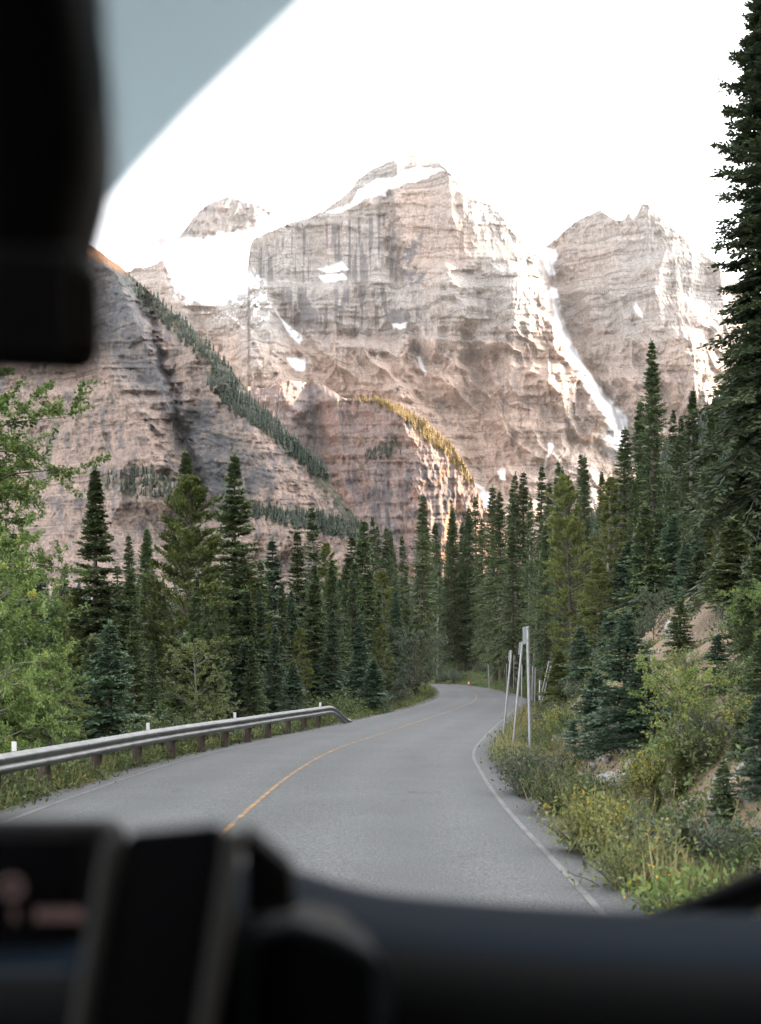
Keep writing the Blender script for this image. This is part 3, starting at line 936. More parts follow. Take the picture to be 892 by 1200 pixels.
def conifer(name, seed, H, R, nb, M_, K, cb=0.06, style='spruce', droop=0.35, needle=0.11, ragged=0.35, bare=0.0):
    """returns (trunk mesh, crown mesh); unit metres, base at z=0"""
    g = np.random.default_rng(seed)
    tv, tf, at, rad = trunk_tube(H, 0.013 * H + 0.02, seed)
    f = np.sort(g.random(nb) ** (0.9 if style == 'spruce' else 0.8))
    f = np.clip(f + g.normal(0, 0.006, nb), 0, 0.995)
    h = H * (cb + (0.99 - cb) * f)
    az = np.arange(nb) * 2.39996 + g.normal(0, 0.4, nb)
    if style == 'pine':
        prof = (1 - f) ** 0.55 * (0.45 + 0.55 * np.clip(f * 3.2, 0, 1)) + 0.04
    elif style == 'spire':
        prof = (1 - f) ** 0.72 * (0.65 + 0.35 * np.clip(f * 5, 0, 1)) + 0.025
    else:
        prof = (1 - f) ** 0.86 * (0.72 + 0.28 * np.clip(f * 6, 0, 1)) + 0.02
    # uneven outline: whole sides and levels shorter or longer
    side = 1 + ragged * (fbm(np.cos(az) * 1.3 + f * 7, np.sin(az) * 1.3 + seed, 3, seed) - 0.5) * 2.0
    L = R * prof * side * (1 + g.normal(0, 0.16, nb))
    L = np.maximum(L, 0.05)
    keep = g.random(nb) > bare * (1 - f) ** 2
    f, h, az, L = f[keep], h[keep], az[keep], L[keep]
    nb = len(f)
    if style == 'pine':
        e = 0.05 + 0.75 * f + g.normal(0, 0.14, nb)
        dr = 0.05
    else:
        e = -0.28 + 0.95 * f ** 1.5 + g.normal(0, 0.09, nb)
        dr = droop * (1 - f) * 0.6
    bd = np.stack([np.cos(az), np.sin(az), 0 * az], -1)
    sdv = np.stack([-np.sin(az), np.cos(az), 0 * az], -1)
    p0 = at(h)
    def pos(u):
        return p0[:, None, :] + bd[:, None, :] * (L[:, None] * u * np.cos(e)[:, None])[..., None] + \
            np.array([0, 0, 1.0]) * (L[:, None] * (np.sin(e)[:, None] * u - dr * u * u * (1.0) if np.ndim(dr) == 0 else L[:, None] * (np.sin(e)[:, None] * u - dr[:, None] * u * u + 0.45 * dr[:, None] * u ** 3)))[..., None]
    u1 = np.full((nb, 1), 0.5)
    u2 = np.full((nb, 1), 0.96)
    mid, tip = pos(u1)[:, 0], pos(u2)[:, 0]
    br = np.clip(0.018 * L + 0.004, 0.005, 0.05)
    v1, f1 = sticks(p0, mid, br, br * 0.6)
    v2, f2 = sticks(mid, tip, br * 0.6, br * 0.2)
    Vt = np.vstack([tv, v1, v2])
    Ft = [tf, f1 + len(tv), f2 + len(tv) + len(v1)]
    # twigs both sides of each limb
    if style == 'pine':
        uj = np.linspace(0.5, 1.0, M_)[None, :] + g.normal(0, 0.06, (nb, M_))
    else:
        uj = np.linspace(0.12, 1.0, M_)[None, :] + g.normal(0, 0.03, (nb, M_))
    uj = np.clip(uj, 0.05, 1.0)
    P = pos(uj)
    du = pos(np.clip(uj + 0.05, 0, 1.1)) - pos(np.clip(uj + 0.05, 0, 1.1) - 0.06)
    T = unit(du)
    tint_b = np.clip(g.normal(0.42, 0.20, nb), 0, 0.8)
    Vs, Fs, tints, off = [], [], [], 0
    for sgn in (-1, 1):
        l = np.clip(0.40 * L[:, None] * (1 - 0.72 * uj) + 0.07 + 0.02 * H / 10, 0.06, 0.75) * (0.75 + 0.5 * g.random((nb, M_)))
        ang = (0.9 if style != 'pine' else 0.7) + g.normal(0, 0.2, (nb, M_))
        d = T * np.cos(ang)[..., None] + sgn * sdv[:, None, :] * np.sin(ang)[..., None]
        d[..., 2] += g.normal(-0.10 if style != 'pine' else 0.35, 0.16, (nb, M_))
        d = unit(d)
        tb = np.broadcast_to(tint_b[:, None], uj.shape) + g.normal(0, 0.10, uj.shape)
        if K <= 1:
            p = P.reshape(-1, 3)
            V, Fq = kites(p, d.reshape(-1, 3), (0.30 * l + 0.05).ravel(), (l * 1.25).ravel(), g.uniform(-0.8, 0.8, p.shape[0]))
            Vs.append(V)
            Fs.append(Fq + off)
            off += len(V)
            tints.append(np.repeat(tb.ravel(), 4))
        else:
            lat_ = unit(np.cross(d, np.array([0, 0, 1.0])))
            for k in range(K):
                s = k / K
                p = (P + d * (l * s)[..., None]).reshape(-1, 3)
                if style == 'pine':
                    d2 = unit(d + g.normal(0, 0.65, d.shape) + np.array([0, 0, 0.35]))
                    nl = needle * (1.1 + 0.5 * g.random(uj.shape))
                    wd = nl * 0.36
                else:
                    sg = 1 if k % 2 else -1
                    d2 = unit(d * 0.75 + sg * lat_ * (0.62 if k < K - 1 else 0.05) + g.normal(0, 0.16, d.shape))
                    nl = (needle + 0.45 * l * (1 - s) ** 0.7) * (0.8 + 0.4 * g.random(uj.shape))
                    wd = 0.30 * nl + 0.024
                V, Fq = kites(p, d2.reshape(-1, 3), wd.ravel(), nl.ravel(), g.uniform(-0.9, 0.9, p.shape[0]))
                Vs.append(V)
                Fs.append(Fq + off)
                off += len(V)
                tints.append(np.repeat((tb + g.normal(0, 0.08, tb.shape)).ravel(), 4))
    # leader shoot
    n = 26
    zt = H * (1 - 0.05 * g.random(n) ** 1.3)
    a2 = g.uniform(0, 2 * np.pi, n)
    d = np.stack([np.cos(a2) * 0.55, np.sin(a2) * 0.55, np.full(n, 0.9)], -1)
    V, Fq = kites(at(np.minimum(zt, H)), d, np.full(n, 0.03 + 0.002 * H), np.full(n, 0.10 + 0.010 * H), g.uniform(0, 3, n))
    Vs.append(V)
    Fs.append(Fq + off)
    tints.append(np.full(len(V), 0.5))
    tr = mesh_np(name + '_trunk', Vt, Ft, None, False)
    cr = mesh_np(name + '_crown', np.vstack(Vs), np.concatenate(Fs), None, False, {'tint': np.clip(np.concatenate(tints), 0, 1)})
    return tr, cr, H

def with_mats(tc, bark, crown):
    t, c, H = tc
    t = t.copy()
    c = c.copy()
    t.materials.append(bark)
    c.materials.append(crown)
    return t, c, H

_base = {}
_base['spruceA'] = conifer('spruce', 1, 12, 1.85, 250, 10, 4, 0.04)
_base['spruceB'] = conifer('spruce', 2, 12, 1.5, 230, 10, 4, 0.05, ragged=0.5, bare=0.3)
_base['spruceC'] = conifer('spruce', 3, 12, 2.1, 260, 10, 4, 0.03, droop=0.5)
_base['spireA'] = conifer('spire', 4, 20, 1.75, 330, 8, 3, 0.05, 'spire', ragged=0.45, bare=0.15)
_base['spireB'] = conifer('spire', 5, 20, 1.45, 310, 8, 3, 0.08, 'spire', ragged=0.5, bare=0.3)
_base['spireC'] = conifer('spire', 6, 20, 2.1, 350, 8, 3, 0.04, 'spire', ragged=0.4, bare=0.2)
_base['spireD'] = conifer('spire', 14, 20, 1.85, 300, 8, 3, 0.14, 'spire', ragged=0.6, bare=0.3)
_base['pineA'] = conifer('pine', 7, 12, 2.3, 200, 11, 7, 0.10, 'pine', needle=0.13)
_base['pineB'] = conifer('pine', 8, 14, 2.0, 200, 10, 7, 0.14, 'pine', needle=0.13, ragged=0.5)
_base['youngA'] = conifer('young', 9, 3.2, 0.95, 130, 10, 5, 0.02, needle=0.05, droop=0.15)
_base['youngB'] = conifer('young', 10, 3.2, 0.78, 120, 10, 5, 0.02, needle=0.05, ragged=0.5, droop=0.15)
_base['leanA'] = conifer('lean', 12, 10.5, 1.55, 300, 11, 5, 0.03, needle=0.07, ragged=0.6, bare=0.3, droop=0.3)
_base['leanB'] = conifer('lean', 13, 10.5, 1.7, 280, 11, 5, 0.03, needle=0.07, ragged=0.7, bare=0.3, droop=0.2)
_base['giant'] = conifer('giant', 11, 19, 2.25, 520, 14, 5, 0.015, needle=0.10, droop=0.55, ragged=0.5)
PRO = {}
for k, b_, c_ in (('spruceA', 'bark', 'spruce'), ('spruceB', 'bark', 'spruce'), ('spruceC', 'bark', 'spruce'), ('spireA', 'grey_bark', 'spruce'), ('spireB', 'grey_bark', 'spruce'),
                  ('spireC', 'bark', 'spruce'), ('spireD', 'grey_bark', 'spruce'), ('pineA', 'bark', 'pine'), ('pineB', 'grey_bark', 'pine'), ('youngA', 'bark', 'blue_spruce'), ('youngB', 'bark', 'spruce'), ('leanA', 'bark', 'spruce'), ('leanB', 'bark', 'spruce'), ('giant', 'bark', 'dark_spruce')):
    PRO[k] = with_mats(_base[k], M[b_], M[c_])
PRO['blueA'] = with_mats(_base['spruceC'], M['bark'], M['blue_spruce'])
PRO['blueB'] = with_mats(_base['spruceA'], M['bark'], M['blue_spruce'])
PRO['youngP'] = with_mats(_base['youngA'], M['bark'], M['pine'])
PRO['spireP'] = with_mats(_base['spireC'], M['grey_bark'], M['pine'])
KIND = {'pineA': 'pine_tree', 'pineB': 'pine_tree', 'youngP': 'pine_tree', 'spireP': 'pine_tree'}
n_trees = 0

def tree_at(kind, x, y, height, label, group=None, fat=1.0, rz=None):
    global n_trees
    t, c, H = PRO[kind]
    nm = KIND.get(kind, 'spruce_tree')
    r = thing(nm, label, 'tree', (x, y, ground_z(x, y) - 0.05), random.uniform(0, 6.28) if rz is None else rz, group)
    s = height / H
    r.scale = (s * fat, s * fat, s)
    if kind != 'giant':
        r.rotation_euler = (random.gauss(0, 0.022), random.gauss(0, 0.022), r.rotation_euler.z)
    link('trunk', t, r)
    link('crown', c, r)
    n_trees += 1
    return r

def hit(px, py, d0=8.0, d1=220.0):
    """distance at which the sight line through a photo pixel meets the ground"""
    d = np.exp(np.linspace(math.log(d0), math.log(d1), 700))
    x = (px - 446) / F * d
    z = EYE + (HOR - py) / F * d
    below = np.nonzero(z <= ground_z(x, d))[0]
    return float(d[below[0]]) if len(below) else d1

def tree_on(kind, px, top, base, label, group=None, fat=1.0):
    bx, by = base
    d = hit(bx, by)
    x = (bx - 446) / F * d
    h = (by - top) / F * d
    return tree_at(kind, x, d, h, label, group, fat)

def tree_px(kind, px, top, d, label, group=None, fat=1.0, rz=None):
    x = (px - 446) / F * d
    z = EYE + (HOR - top) / F * d
    return tree_at(kind, x, d, z - ground_z(x, d), label, group, fat, rz)

# ------------------------------------------------------------------ trees one can tell apart
tree_px('giant', 903, -95, 30, 'towering dark spruce filling the whole right side of the view', fat=1.0)
SINGLE = [
    # kind, px, top row, distance, fat, label
    ('leanA', 111, 543, 44, 1.0, 'tall ragged dark spruce standing just right of the bright leafy tree'),
    ('spireA', 221, 526, 62, 1.25, 'dark spruce spire peeping up behind the tall yellow green pine'),
    ('pineA', 215, 556, 47, 1.05, 'tall bushy yellow green pine behind the left guardrail'),
    ('leanB', 273, 531, 58, 1.0, 'tall dark spruce with bare lower trunk right of the bushy yellow green pine'),
    ('spireB', 371, 592, 92, 1.2, 'very thin dark spruce spire rising alone against the lower left cliff'),
    ('spireC', 491, 579, 150, 1.1, 'tall slim spruce standing above the forest right of the left cliff foot'),
    ('pineB', 449, 731, 66, 1.15, 'short yellow green pine at forest edge beyond the end of the guardrail'),
    ('spireC', 765, 400, 66, 0.95, 'tallest of the thin dark spires against the right-hand peak'),
    ('spireB', 755, 436, 70, 0.95, 'thin dark spire close on the left of the tallest one'),
    ('spireA', 807, 450, 62, 1.05, 'tall spruce with pale trunk between the tallest spire and the towering spruce'),
    ('spireD', 825, 464, 66, 1.1, 'slim spruce next to the towering spruce, right of the pale trunked one'),
    ('spireC', 730, 500, 74, 1.3, 'broad olive spruce rising just left of the cluster of tall dark spires'),
    ('pineA', 673, 556, 72, 0.80, 'tall yellowish pine with straight trunk above the snow poles'),
    ('pineB', 712, 560, 64, 0.95, 'olive pine right of the tall yellowish pine on the hillside'),
    ('youngA', 128, 729, 33, 1.0, 'small bluish spruce below the tall ragged dark spruce'),
    ('blueB', 322, 732, 50, 1.2, 'short bluish spruce low behind the middle of the guardrail'),
    ('youngA', 343, 774, 46, 1.0, 'tiny pale spruce peeking over the far half of the guardrail'),
    ('blueB', 388, 714, 60, 1.1, 'medium bluish spruce behind the far end of the guardrail'),
    ('blueA', 421, 720, 62, 1.0, 'wide bluish spruce between the guardrail end and the short pine'),
    ('youngA', 438, 771, 57, 1.2, 'low bluish spruce right by the guardrail end'),
]
for k, px, top, d, fat, lab in SINGLE:
    tree_px(k, px, top, d, lab, None, fat)

for k, px, top, base, fat, lab in [
    ('youngA', 688, 733, (682, 812), 1.25, 'small bluish spruce right behind the pair of leaning poles'),
    ('youngP', 660, 762, (656, 838), 1.3, 'small yellow green conifer at the foot of the bank by the poles'),
    ('youngA', 738, 718, (728, 880), 1.1, 'dense bluish spruce standing on the lower bank'),
    ('youngA', 712, 786, (700, 884), 1.4, 'low wide bluish spruce in front of the dense bluish one'),
    ('youngA', 762, 770, (752, 878), 1.5, 'bluish spruce half hidden behind the large alder bush'),
    ('youngB', 794, 700, (797, 772), 1.4, 'small dark spruce growing on the bare upper patch of soil'),
    ('youngB', 858, 606, (862, 716), 1.7, 'ragged spruce with tiered branches on top of the cut bank'),
    ('youngB', 880, 640, (888, 760), 1.6, 'dark spruce at the right edge below the towering one'),
    ('youngB', 822, 646, (820, 708), 1.7, 'short dark spruce at the upper end of the bare soil'),
    ('spruceA', 758, 606, (758, 706), 1.5, 'dark bushy spruce at the top edge of the bare soil'),
    ('youngB', 854, 886, (848, 966), 1.3, 'little dark spruce on the lower patch of bare soil'),
    ('youngB', 798, 962, (800, 1050), 1.5, 'little dark spruce among the yellow shrubs by the road'),
    ('spruceC', 872, 668, (874, 778), 1.2, 'bushy spruce at the right end of the bare upper soil'),
    ('youngA', 838, 742, (842, 812), 1.3, 'small spruce just below the bare upper soil'),
    ('youngB', 890, 742, (894, 838), 1.4, 'spruce at the right edge between the two bare patches'),
    ('youngA', 676, 842, (672, 896), 1.2, 'knee-high bluish spruce among the stones by the thickest pole'),
    ('youngB', 868, 838, (866, 894), 1.3, 'small spruce standing above the lower bare soil'),
    ('youngA', 884, 810, (890, 930), 1.1, 'small spruce cut by the right edge of the view'),
    ('youngP', 804, 872, (800, 930), 1.2, 'bright green young pine right of the white boulder'),
    ('youngP', 762, 916, (770, 966), 1.3, 'bright green pine seedling between the boulder and the yellow shrubs'),
]:
    tree_on(k, px, top, base, lab, None, fat)

# recognisable tops of the forest beyond the bend and on both sides
G_BEND = ('slim dark spruce in the dense forest beyond the far bend', 'spruces of the forest beyond the bend')
G_LEFT = ('mid-sized conifer in the mixed forest behind the guardrail', 'conifers behind the guardrail')
G_RIGHT = ('tall conifer in the forest climbing the hillside right of the road', 'conifers on the right hillside')
for px, top in [(450, 615), (460, 620), (479, 626), (499, 616), (506, 610), (521, 618), (529, 593), (536, 596), (551, 593), (559, 581), (436, 604), (449, 617), (461, 624), (470, 640), (513, 632), (545, 610), (567, 606)]:
    tree_px(random.choice(['spireA', 'spireB', 'spireC', 'spireD']), px, top, random.uniform(205, 250), *G_BEND, random.uniform(0.9, 1.2))
for px, top, d in [(581, 569, 175), (588, 574, 170), (600, 570, 160), (606, 555, 150), (612, 552, 152), (621, 580, 140), (630, 544, 128), (637, 563, 120), (647, 548, 118), (659, 539, 112), (668, 575, 105), (687, 532, 100), (694, 530, 104), (702, 549, 96),
                   (745, 466, 76), (775, 466, 78), (783, 477, 74), (792, 486, 72), (835, 466, 70), (842, 480, 60), (655, 600, 96), (640, 612, 90), (625, 610, 110), (600, 615, 125), (718, 575, 84), (741, 560, 60), (783, 560, 55), (820, 560, 50), (800, 580, 46), (840, 600, 42)]:
    k = random.choice(['spireA', 'spireB', 'spireC', 'spireD']) if d > 68 else random.choice(['spireA', 'spireC', 'spruceB'])
    tree_px(k, px, top, d, *G_RIGHT, random.uniform(0.85, 1.1))
for px, top, d in [(153, 625, 64), (166, 617, 66), (181, 620, 70), (324, 631, 78), (348, 620, 84), (327, 680, 60), (297, 690, 56), (402, 627, 105), (415, 607, 112), (415, 670, 80), (383, 637, 96), (430, 650, 100), (70, 660, 52), (46, 645, 60), (20, 620, 58), (250, 640, 66),
                   (310, 655, 70), (135, 660, 58), (190, 680, 56), (335, 700, 66), (365, 670, 78), (395, 690, 76), (440, 690, 90), (462, 690, 110), (475, 700, 120), (90, 690, 44), (160, 720, 40), (262, 690, 52), (286, 660, 60), (352, 735, 56), (300, 745, 48), (245, 735, 46), (180, 750, 38), (60, 730, 38), (30, 700, 42)]:
    k = random.choice(['spruceA', 'spruceB', 'spruceC', 'spruceA', 'blueB', 'spireC', 'pineB'])
    tree_px(k, px, top, d, *G_LEFT, random.uniform(0.9, 1.2))

# fill the woods behind them
TOPS = np.array([(0, 650), (80, 668), (150, 660), (240, 672), (330, 660), (400, 650), (440, 642), (480, 640), (520, 640), (560, 622), (600, 605), (640, 588), (680, 575), (720, 568), (760, 555), (800, 545), (850, 530), (900, 500), (1100, 420)], float)
def fill(n, ys, off, lab, kinds, smin, smax):
    made = tries = 0
    while made < n and tries < n * 60:
        tries += 1
        y = math.exp(random.uniform(math.log(ys[0]), math.log(ys[1])))
        px = random.uniform(*off)
        x = (px - 446) / F * y
        e, s = lateral(x, y)
        if e[0] < (4.0 if s[0] < 0 else 6.5) or (s[0] > 0 and y < 40 and e[0] < 9):
            continue
        gz = ground_z(x, y)
        h = random.uniform(smin, smax)
        zmax = EYE + (HOR - np.interp(px, TOPS[:, 0], TOPS[:, 1]) - random.uniform(0, 40)) / F * y
        if gz + h > zmax:
            h = zmax - gz
        if h < 4:
            continue
        tree_at(random.choice(kinds), x, y, h, *lab, random.uniform(0.9, 1.2))
        made += 1
fill(64, (42, 190), (-60, 470), G_LEFT, ['spruceA', 'spruceB', 'spruceC', 'spireC', 'blueB', 'pineB'], 7, 17)
fill(44, (205, 290), (380, 620), G_BEND, ['spireA', 'spireB', 'spireC', 'spireD'], 16, 27)
fill(58, (46, 200), (560, 960), G_RIGHT, ['spireA', 'spireB', 'spireC', 'spireD', 'spruceB', 'spireP'], 9, 20)

G_YOUNG = ('young conifer in the thicket between guardrail and forest', 'young conifers behind the guardrail')
k_ = 0
while k_ < 46:
    y = random.uniform(22, 75)
    xl = float(np.interp(y, LE[:180, 1], LE[:180, 0]))
    x = xl - random.uniform(3.2, 11)
    if x < -0.34 * y:
        continue
    tree_at(random.choice(['youngA', 'youngA', 'youngB', 'spruceC', 'blueB', 'youngP']), x, y, random.uniform(1.6, 4.6), *G_YOUNG, random.uniform(1.0, 1.35))
    k_ += 1

G_RYOUNG = ('young conifer at the foot of the right-hand forest above the bank', 'young conifers above the bank')
k_ = 0
while k_ < 60:
    y = random.uniform(31, 92)
    xr = float(np.interp(y, RE[:180, 1], RE[:180, 0]))
    x = xr + random.uniform(3.6, 13)
    if x > 0.335 * y or (x / y * F + 446 > 735 and y < 40):
        continue
    tree_at(random.choice(['youngA', 'youngB', 'youngB', 'spruceC', 'youngP', 'pineA', 'blueB']), x, y, random.uniform(2.0, 5.5), *G_RYOUNG, random.uniform(1.0, 1.4))
    k_ += 1

# far-off woods clinging to the cliffs: countless, one mass each
def far_wood(name, spots, hmin, hmax, mat, label, seed):
    g = np.random.default_rng(seed)
    P = np.array(spots)
    n = len(P)
    h = g.uniform(hmin, hmax, n)
    Vs, Fs, T, off = [], [], [], 0
    for tier in range(3):
        z0 = h * (0.02 + 0.30 * tier)
        z1 = h * (0.52 + 0.24 * tier)
        r = h * (0.20 - 0.052 * tier) * g.uniform(0.7, 1.2, n)
        an = g.uniform(0, 6.28, n)
        ring = [np.stack([P[:, 0] + r * np.cos(an + k * 1.257) * g.uniform(0.7, 1.2, n), P[:, 1] + r * np.sin(an + k * 1.257), P[:, 2] + z0 + g.normal(0, 0.03, n) * h], -1) for k in range(5)]
        apex = np.stack([P[:, 0], P[:, 1], P[:, 2] + z1], -1)
        V = np.stack(ring + [apex], 1).reshape(-1, 3)
        b = np.arange(n)[:, None] * 6 + off
        for k in range(5):
            Fs.append(np.concatenate([b + k, b + (k + 1) % 5, b + 5], 1))
        Vs.append(V)
        T.append(np.repeat(g.uniform(0.1, 0.9, n), 6))
        off += len(V)
    me = mesh_np(name, np.vstack(Vs), np.concatenate(Fs), [mat], False, {'tint': np.concatenate(T)})
    link(name, me, label=label, cat='forest', kind='stuff')

def on_relief(depth, poly, n, seed):
    g = np.random.default_rng(seed)
    poly = np.array(poly, float)
    out = np.empty((0, 2))
    while len(out) < n:
        q_ = np.column_stack([g.uniform(poly[:, 0].min(), poly[:, 0].max(), 4 * n), g.uniform(poly[:, 1].min(), poly[:, 1].max(), 4 * n)])
        k = poly_mask(q_[:, 0], q_[:, 1], poly, 0.1) > 0.5
        out = np.vstack([out, q_[k]])
    out = out[:n]
    d = depth(out[:, 0], out[:, 1]) - 1.0
    return np.column_stack([(out[:, 0] - 446) / F * d, d, EYE + (HOR - out[:, 1]) / F * d - 1.0])

pts = np.vstack([
    on_relief(a_depth, [(150, 322), (200, 362), (250, 408), (300, 470), (370, 548), (385, 566), (360, 552), (310, 508), (262, 456), (230, 418), (190, 378), (160, 348)], 420, 1),
    on_relief(a_depth, [(238, 444), (270, 458), (322, 494), (388, 556), (384, 566), (322, 514), (264, 476)], 420, 2),
    on_relief(a_depth, [(292, 594), (350, 600), (424, 616), (426, 634), (350, 620), (296, 606)], 260, 3),
    on_relief(a_depth, [(120, 556), (160, 550), (214, 562), (216, 588), (160, 584), (122, 572)], 120, 4)])
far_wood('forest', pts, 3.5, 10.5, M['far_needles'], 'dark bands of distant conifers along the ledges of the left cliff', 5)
pts = on_relief(b_depth, [(412, 470), (440, 467), (470, 478), (500, 496), (530, 524), (556, 566), (548, 566), (520, 532), (496, 516), (478, 494), (440, 474)], 520, 6)
far_wood('forest', pts, 6, 13, M['larch'], 'golden larches lining the crest of the sunlit spur', 7)
pts = on_relief(b_depth, [(426, 530), (470, 520), (470, 532), (430, 540)], 60, 8)
far_wood('forest', pts, 6, 11, M['far_needles'], 'small dark clump of conifers on the face of the larch spur', 9)
g_ = np.random.default_rng(15)
hy = g_.uniform(120, 900, 3600)
hx = 62 + 340 * g_.random(3600)
hy += 0.0
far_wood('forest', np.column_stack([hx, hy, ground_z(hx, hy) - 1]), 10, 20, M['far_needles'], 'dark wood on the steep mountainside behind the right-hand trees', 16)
# the valley wood at the foot of the cliffs
g_ = np.random.default_rng(12)
vy = g_.uniform(300, 640, 2600)
vx = g_.uniform(-0.36, 0.16, 2600) * vy
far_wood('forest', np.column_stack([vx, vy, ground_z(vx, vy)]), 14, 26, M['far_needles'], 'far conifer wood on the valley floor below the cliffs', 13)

# ------------------------------------------------------------------ leafy tree, shrubs, ground cover
def leafy(name, seed, H, R, n_limb, n_leaf, leaf, mat, bark, spread=0.5, base=0.15, trunk_r=0.06):
    g = np.random.default_rng(seed)
    tv, tf, at, rad = trunk_tube(H * 0.95, trunk_r, seed, 0.15)
    f = np.sort(g.uniform(base, 0.97, n_limb))
    az = np.arange(n_limb) * 2.4 + g.normal(0, 0.5, n_limb)
    L = R * (0.45 + 0.75 * np.sin(np.pi * np.clip(f * 0.85 + 0.08, 0, 1))) * g.uniform(0.6, 1.15, n_limb)
    p0 = at(f * H * 0.95)
    bd = np.stack([np.cos(az), np.sin(az), 0 * az], -1)
    def pos(i, u):
        return p0[i] + bd[i] * (L[i] * u)[:, None] + np.array([0, 0, 1.0]) * (L[i] * (spread * u + 0.25 * u * u - 0.38 * u ** 3))[:, None]
    ii = np.arange(n_limb)
    a, b_, c_ = p0, pos(ii, np.full(n_limb, 0.5)), pos(ii, np.full(n_limb, 1.0))
    v1, f1 = sticks(a, b_, 0.011 * L + 0.003, 0.007 * L + 0.002)
    v2, f2 = sticks(b_, c_, 0.007 * L + 0.002, np.full(n_limb, 0.002))
    # side twigs
    nt_ = n_limb * 7
    i = g.integers(0, n_limb, nt_)
    u = g.uniform(0.25, 1.0, nt_)
    q0 = pos(i, u)
    dd = unit(bd[i] + g.normal(0, 0.75, (nt_, 3)) + np.array([0, 0, 0.15]))
    tl = L[i] * g.uniform(0.15, 0.42, nt_)
    q1 = q0 + dd * tl[:, None]
    v3, f3 = sticks(q0, q1, np.full(nt_, 0.005), np.full(nt_, 0.002))
    Vt = np.vstack([tv, v1, v2, v3])
    Ft = [tf, f1 + len(tv), f2 + len(tv) + len(v1), f3 + len(tv) + len(v1) + len(v2)]
    k = g.integers(0, nt_, n_leaf)
    w = g.uniform(0.1, 1.1, n_leaf)
    p = q0[k] + (q1 - q0)[k] * w[:, None] + g.normal(0, leaf * 0.45, (n_leaf, 3))
    d = unit(dd[k] * 0.5 + g.normal(0, 0.7, (n_leaf, 3)) + np.array([0, 0, -0.35]))
    l = leaf * g.uniform(0.65, 1.25, n_leaf)
    V, Fq = kites(p, d, l * 0.62, l, g.uniform(-1.3, 1.3, n_leaf), 0.12)
    tint = np.clip(np.repeat(g.normal(0.5, 0.16, nt_)[k] + g.normal(0, 0.16, n_leaf), 4), 0, 1)
    return mesh_np(name + '_trunk', Vt, Ft, [bark]), mesh_np(name + '_crown', V, Fq, [mat], False, {'tint': tint}), H

def put_leafy(tc, name, cat, px, top, d, label, fat=1.0, group=None, rz=None):
    t, c, H = tc
    if isinstance(d, tuple):
        px, d = d[0], hit(*d)
    x = (px - 446) / F * d
    gz = ground_z(x, d)
    hh = EYE + (HOR - top) / F * d - gz
    r = thing(name, label, cat, (x, d, gz - 0.03), random.uniform(0, 6.28) if rz is None else rz, group)
    s = hh / H
    r.scale = (s * fat, s * fat, s)
    link('trunk', t, r)
    link('crown', c, r)
    return r

poplar = leafy('poplar', 41, 8.5, 2.0, 64, 46000, 0.075, M['leaf_bright'], M['bark'], 0.42, 0.06, 0.10)
poplar2 = leafy('poplar', 42, 6.0, 1.7, 44, 24000, 0.075, M['leaf_bright'], M['grey_bark'], 0.35, 0.05, 0.07)
aspen = leafy('aspen', 43, 4.2, 1.2, 40, 9000, 0.075, M['leaf_pale'], M['grey_bark'], 0.6, 0.05, 0.04)
willow = leafy('willow', 44, 3.6, 1.9, 44, 9000, 0.10, M['leaf_grey'], M['bark'], 0.9, 0.03, 0.04)
birch = leafy('alder', 45, 3.2, 1.5, 44, 11000, 0.075, M['leaf_bright'], M['bark'], 0.8, 0.04, 0.035)
put_leafy(poplar, 'poplar_tree', 'tree', -66, 400, 24, 'bright green leafy poplar leaning in from the left edge of the view', 1.05, rz=0.6)
put_leafy(poplar, 'poplar_tree', 'tree', -48, 480, 27, 'second leafy poplar close behind the one leaning in at the left edge', 0.95, rz=3.3)
put_leafy(poplar2, 'poplar_tree', 'tree', -8, 610, 21.5, 'lower leafy poplar with a few yellow leaves just behind the guardrail', 0.85, rz=2.0)
put_leafy(poplar2, 'poplar_tree', 'tree', 62, 778, 30, 'low green leafy sapling behind the nearest white marker posts', 1.1, rz=4.0)
put_leafy(aspen, 'aspen_tree', 'tree', 232, 752, 40, 'pale yellow green aspen sapling behind the middle of the guardrail', 1.15)
put_leafy(willow, 'willow_shrub', 'shrub', 486, 752, 92, 'round grey green willow at the inside of the far bend', 1.0)
put_leafy(willow, 'willow_shrub', 'shrub', 455, 800, 66, 'low willow thicket between the guardrail end and the far bend', 1.5)
put_leafy(birch, 'alder_shrub', 'shrub', 793, 785, (796, 905), 'large yellow green alder bush in the middle of the bank', 1.0, rz=1.0)
put_leafy(birch, 'alder_shrub', 'shrub', 880, 690, (884, 770), 'alder bush on the top of the bank at the foot of the towering spruce', 1.0, rz=5.0)
put_leafy(willow, 'willow_shrub', 'shrub', 766, 698, (766, 752), 'grey green willow left of the bare upper soil', 0.8)
put_leafy(willow, 'willow_shrub', 'shrub', 832, 846, (826, 905), 'dark grey green willow above the lower patch of bare soil', 0.75)

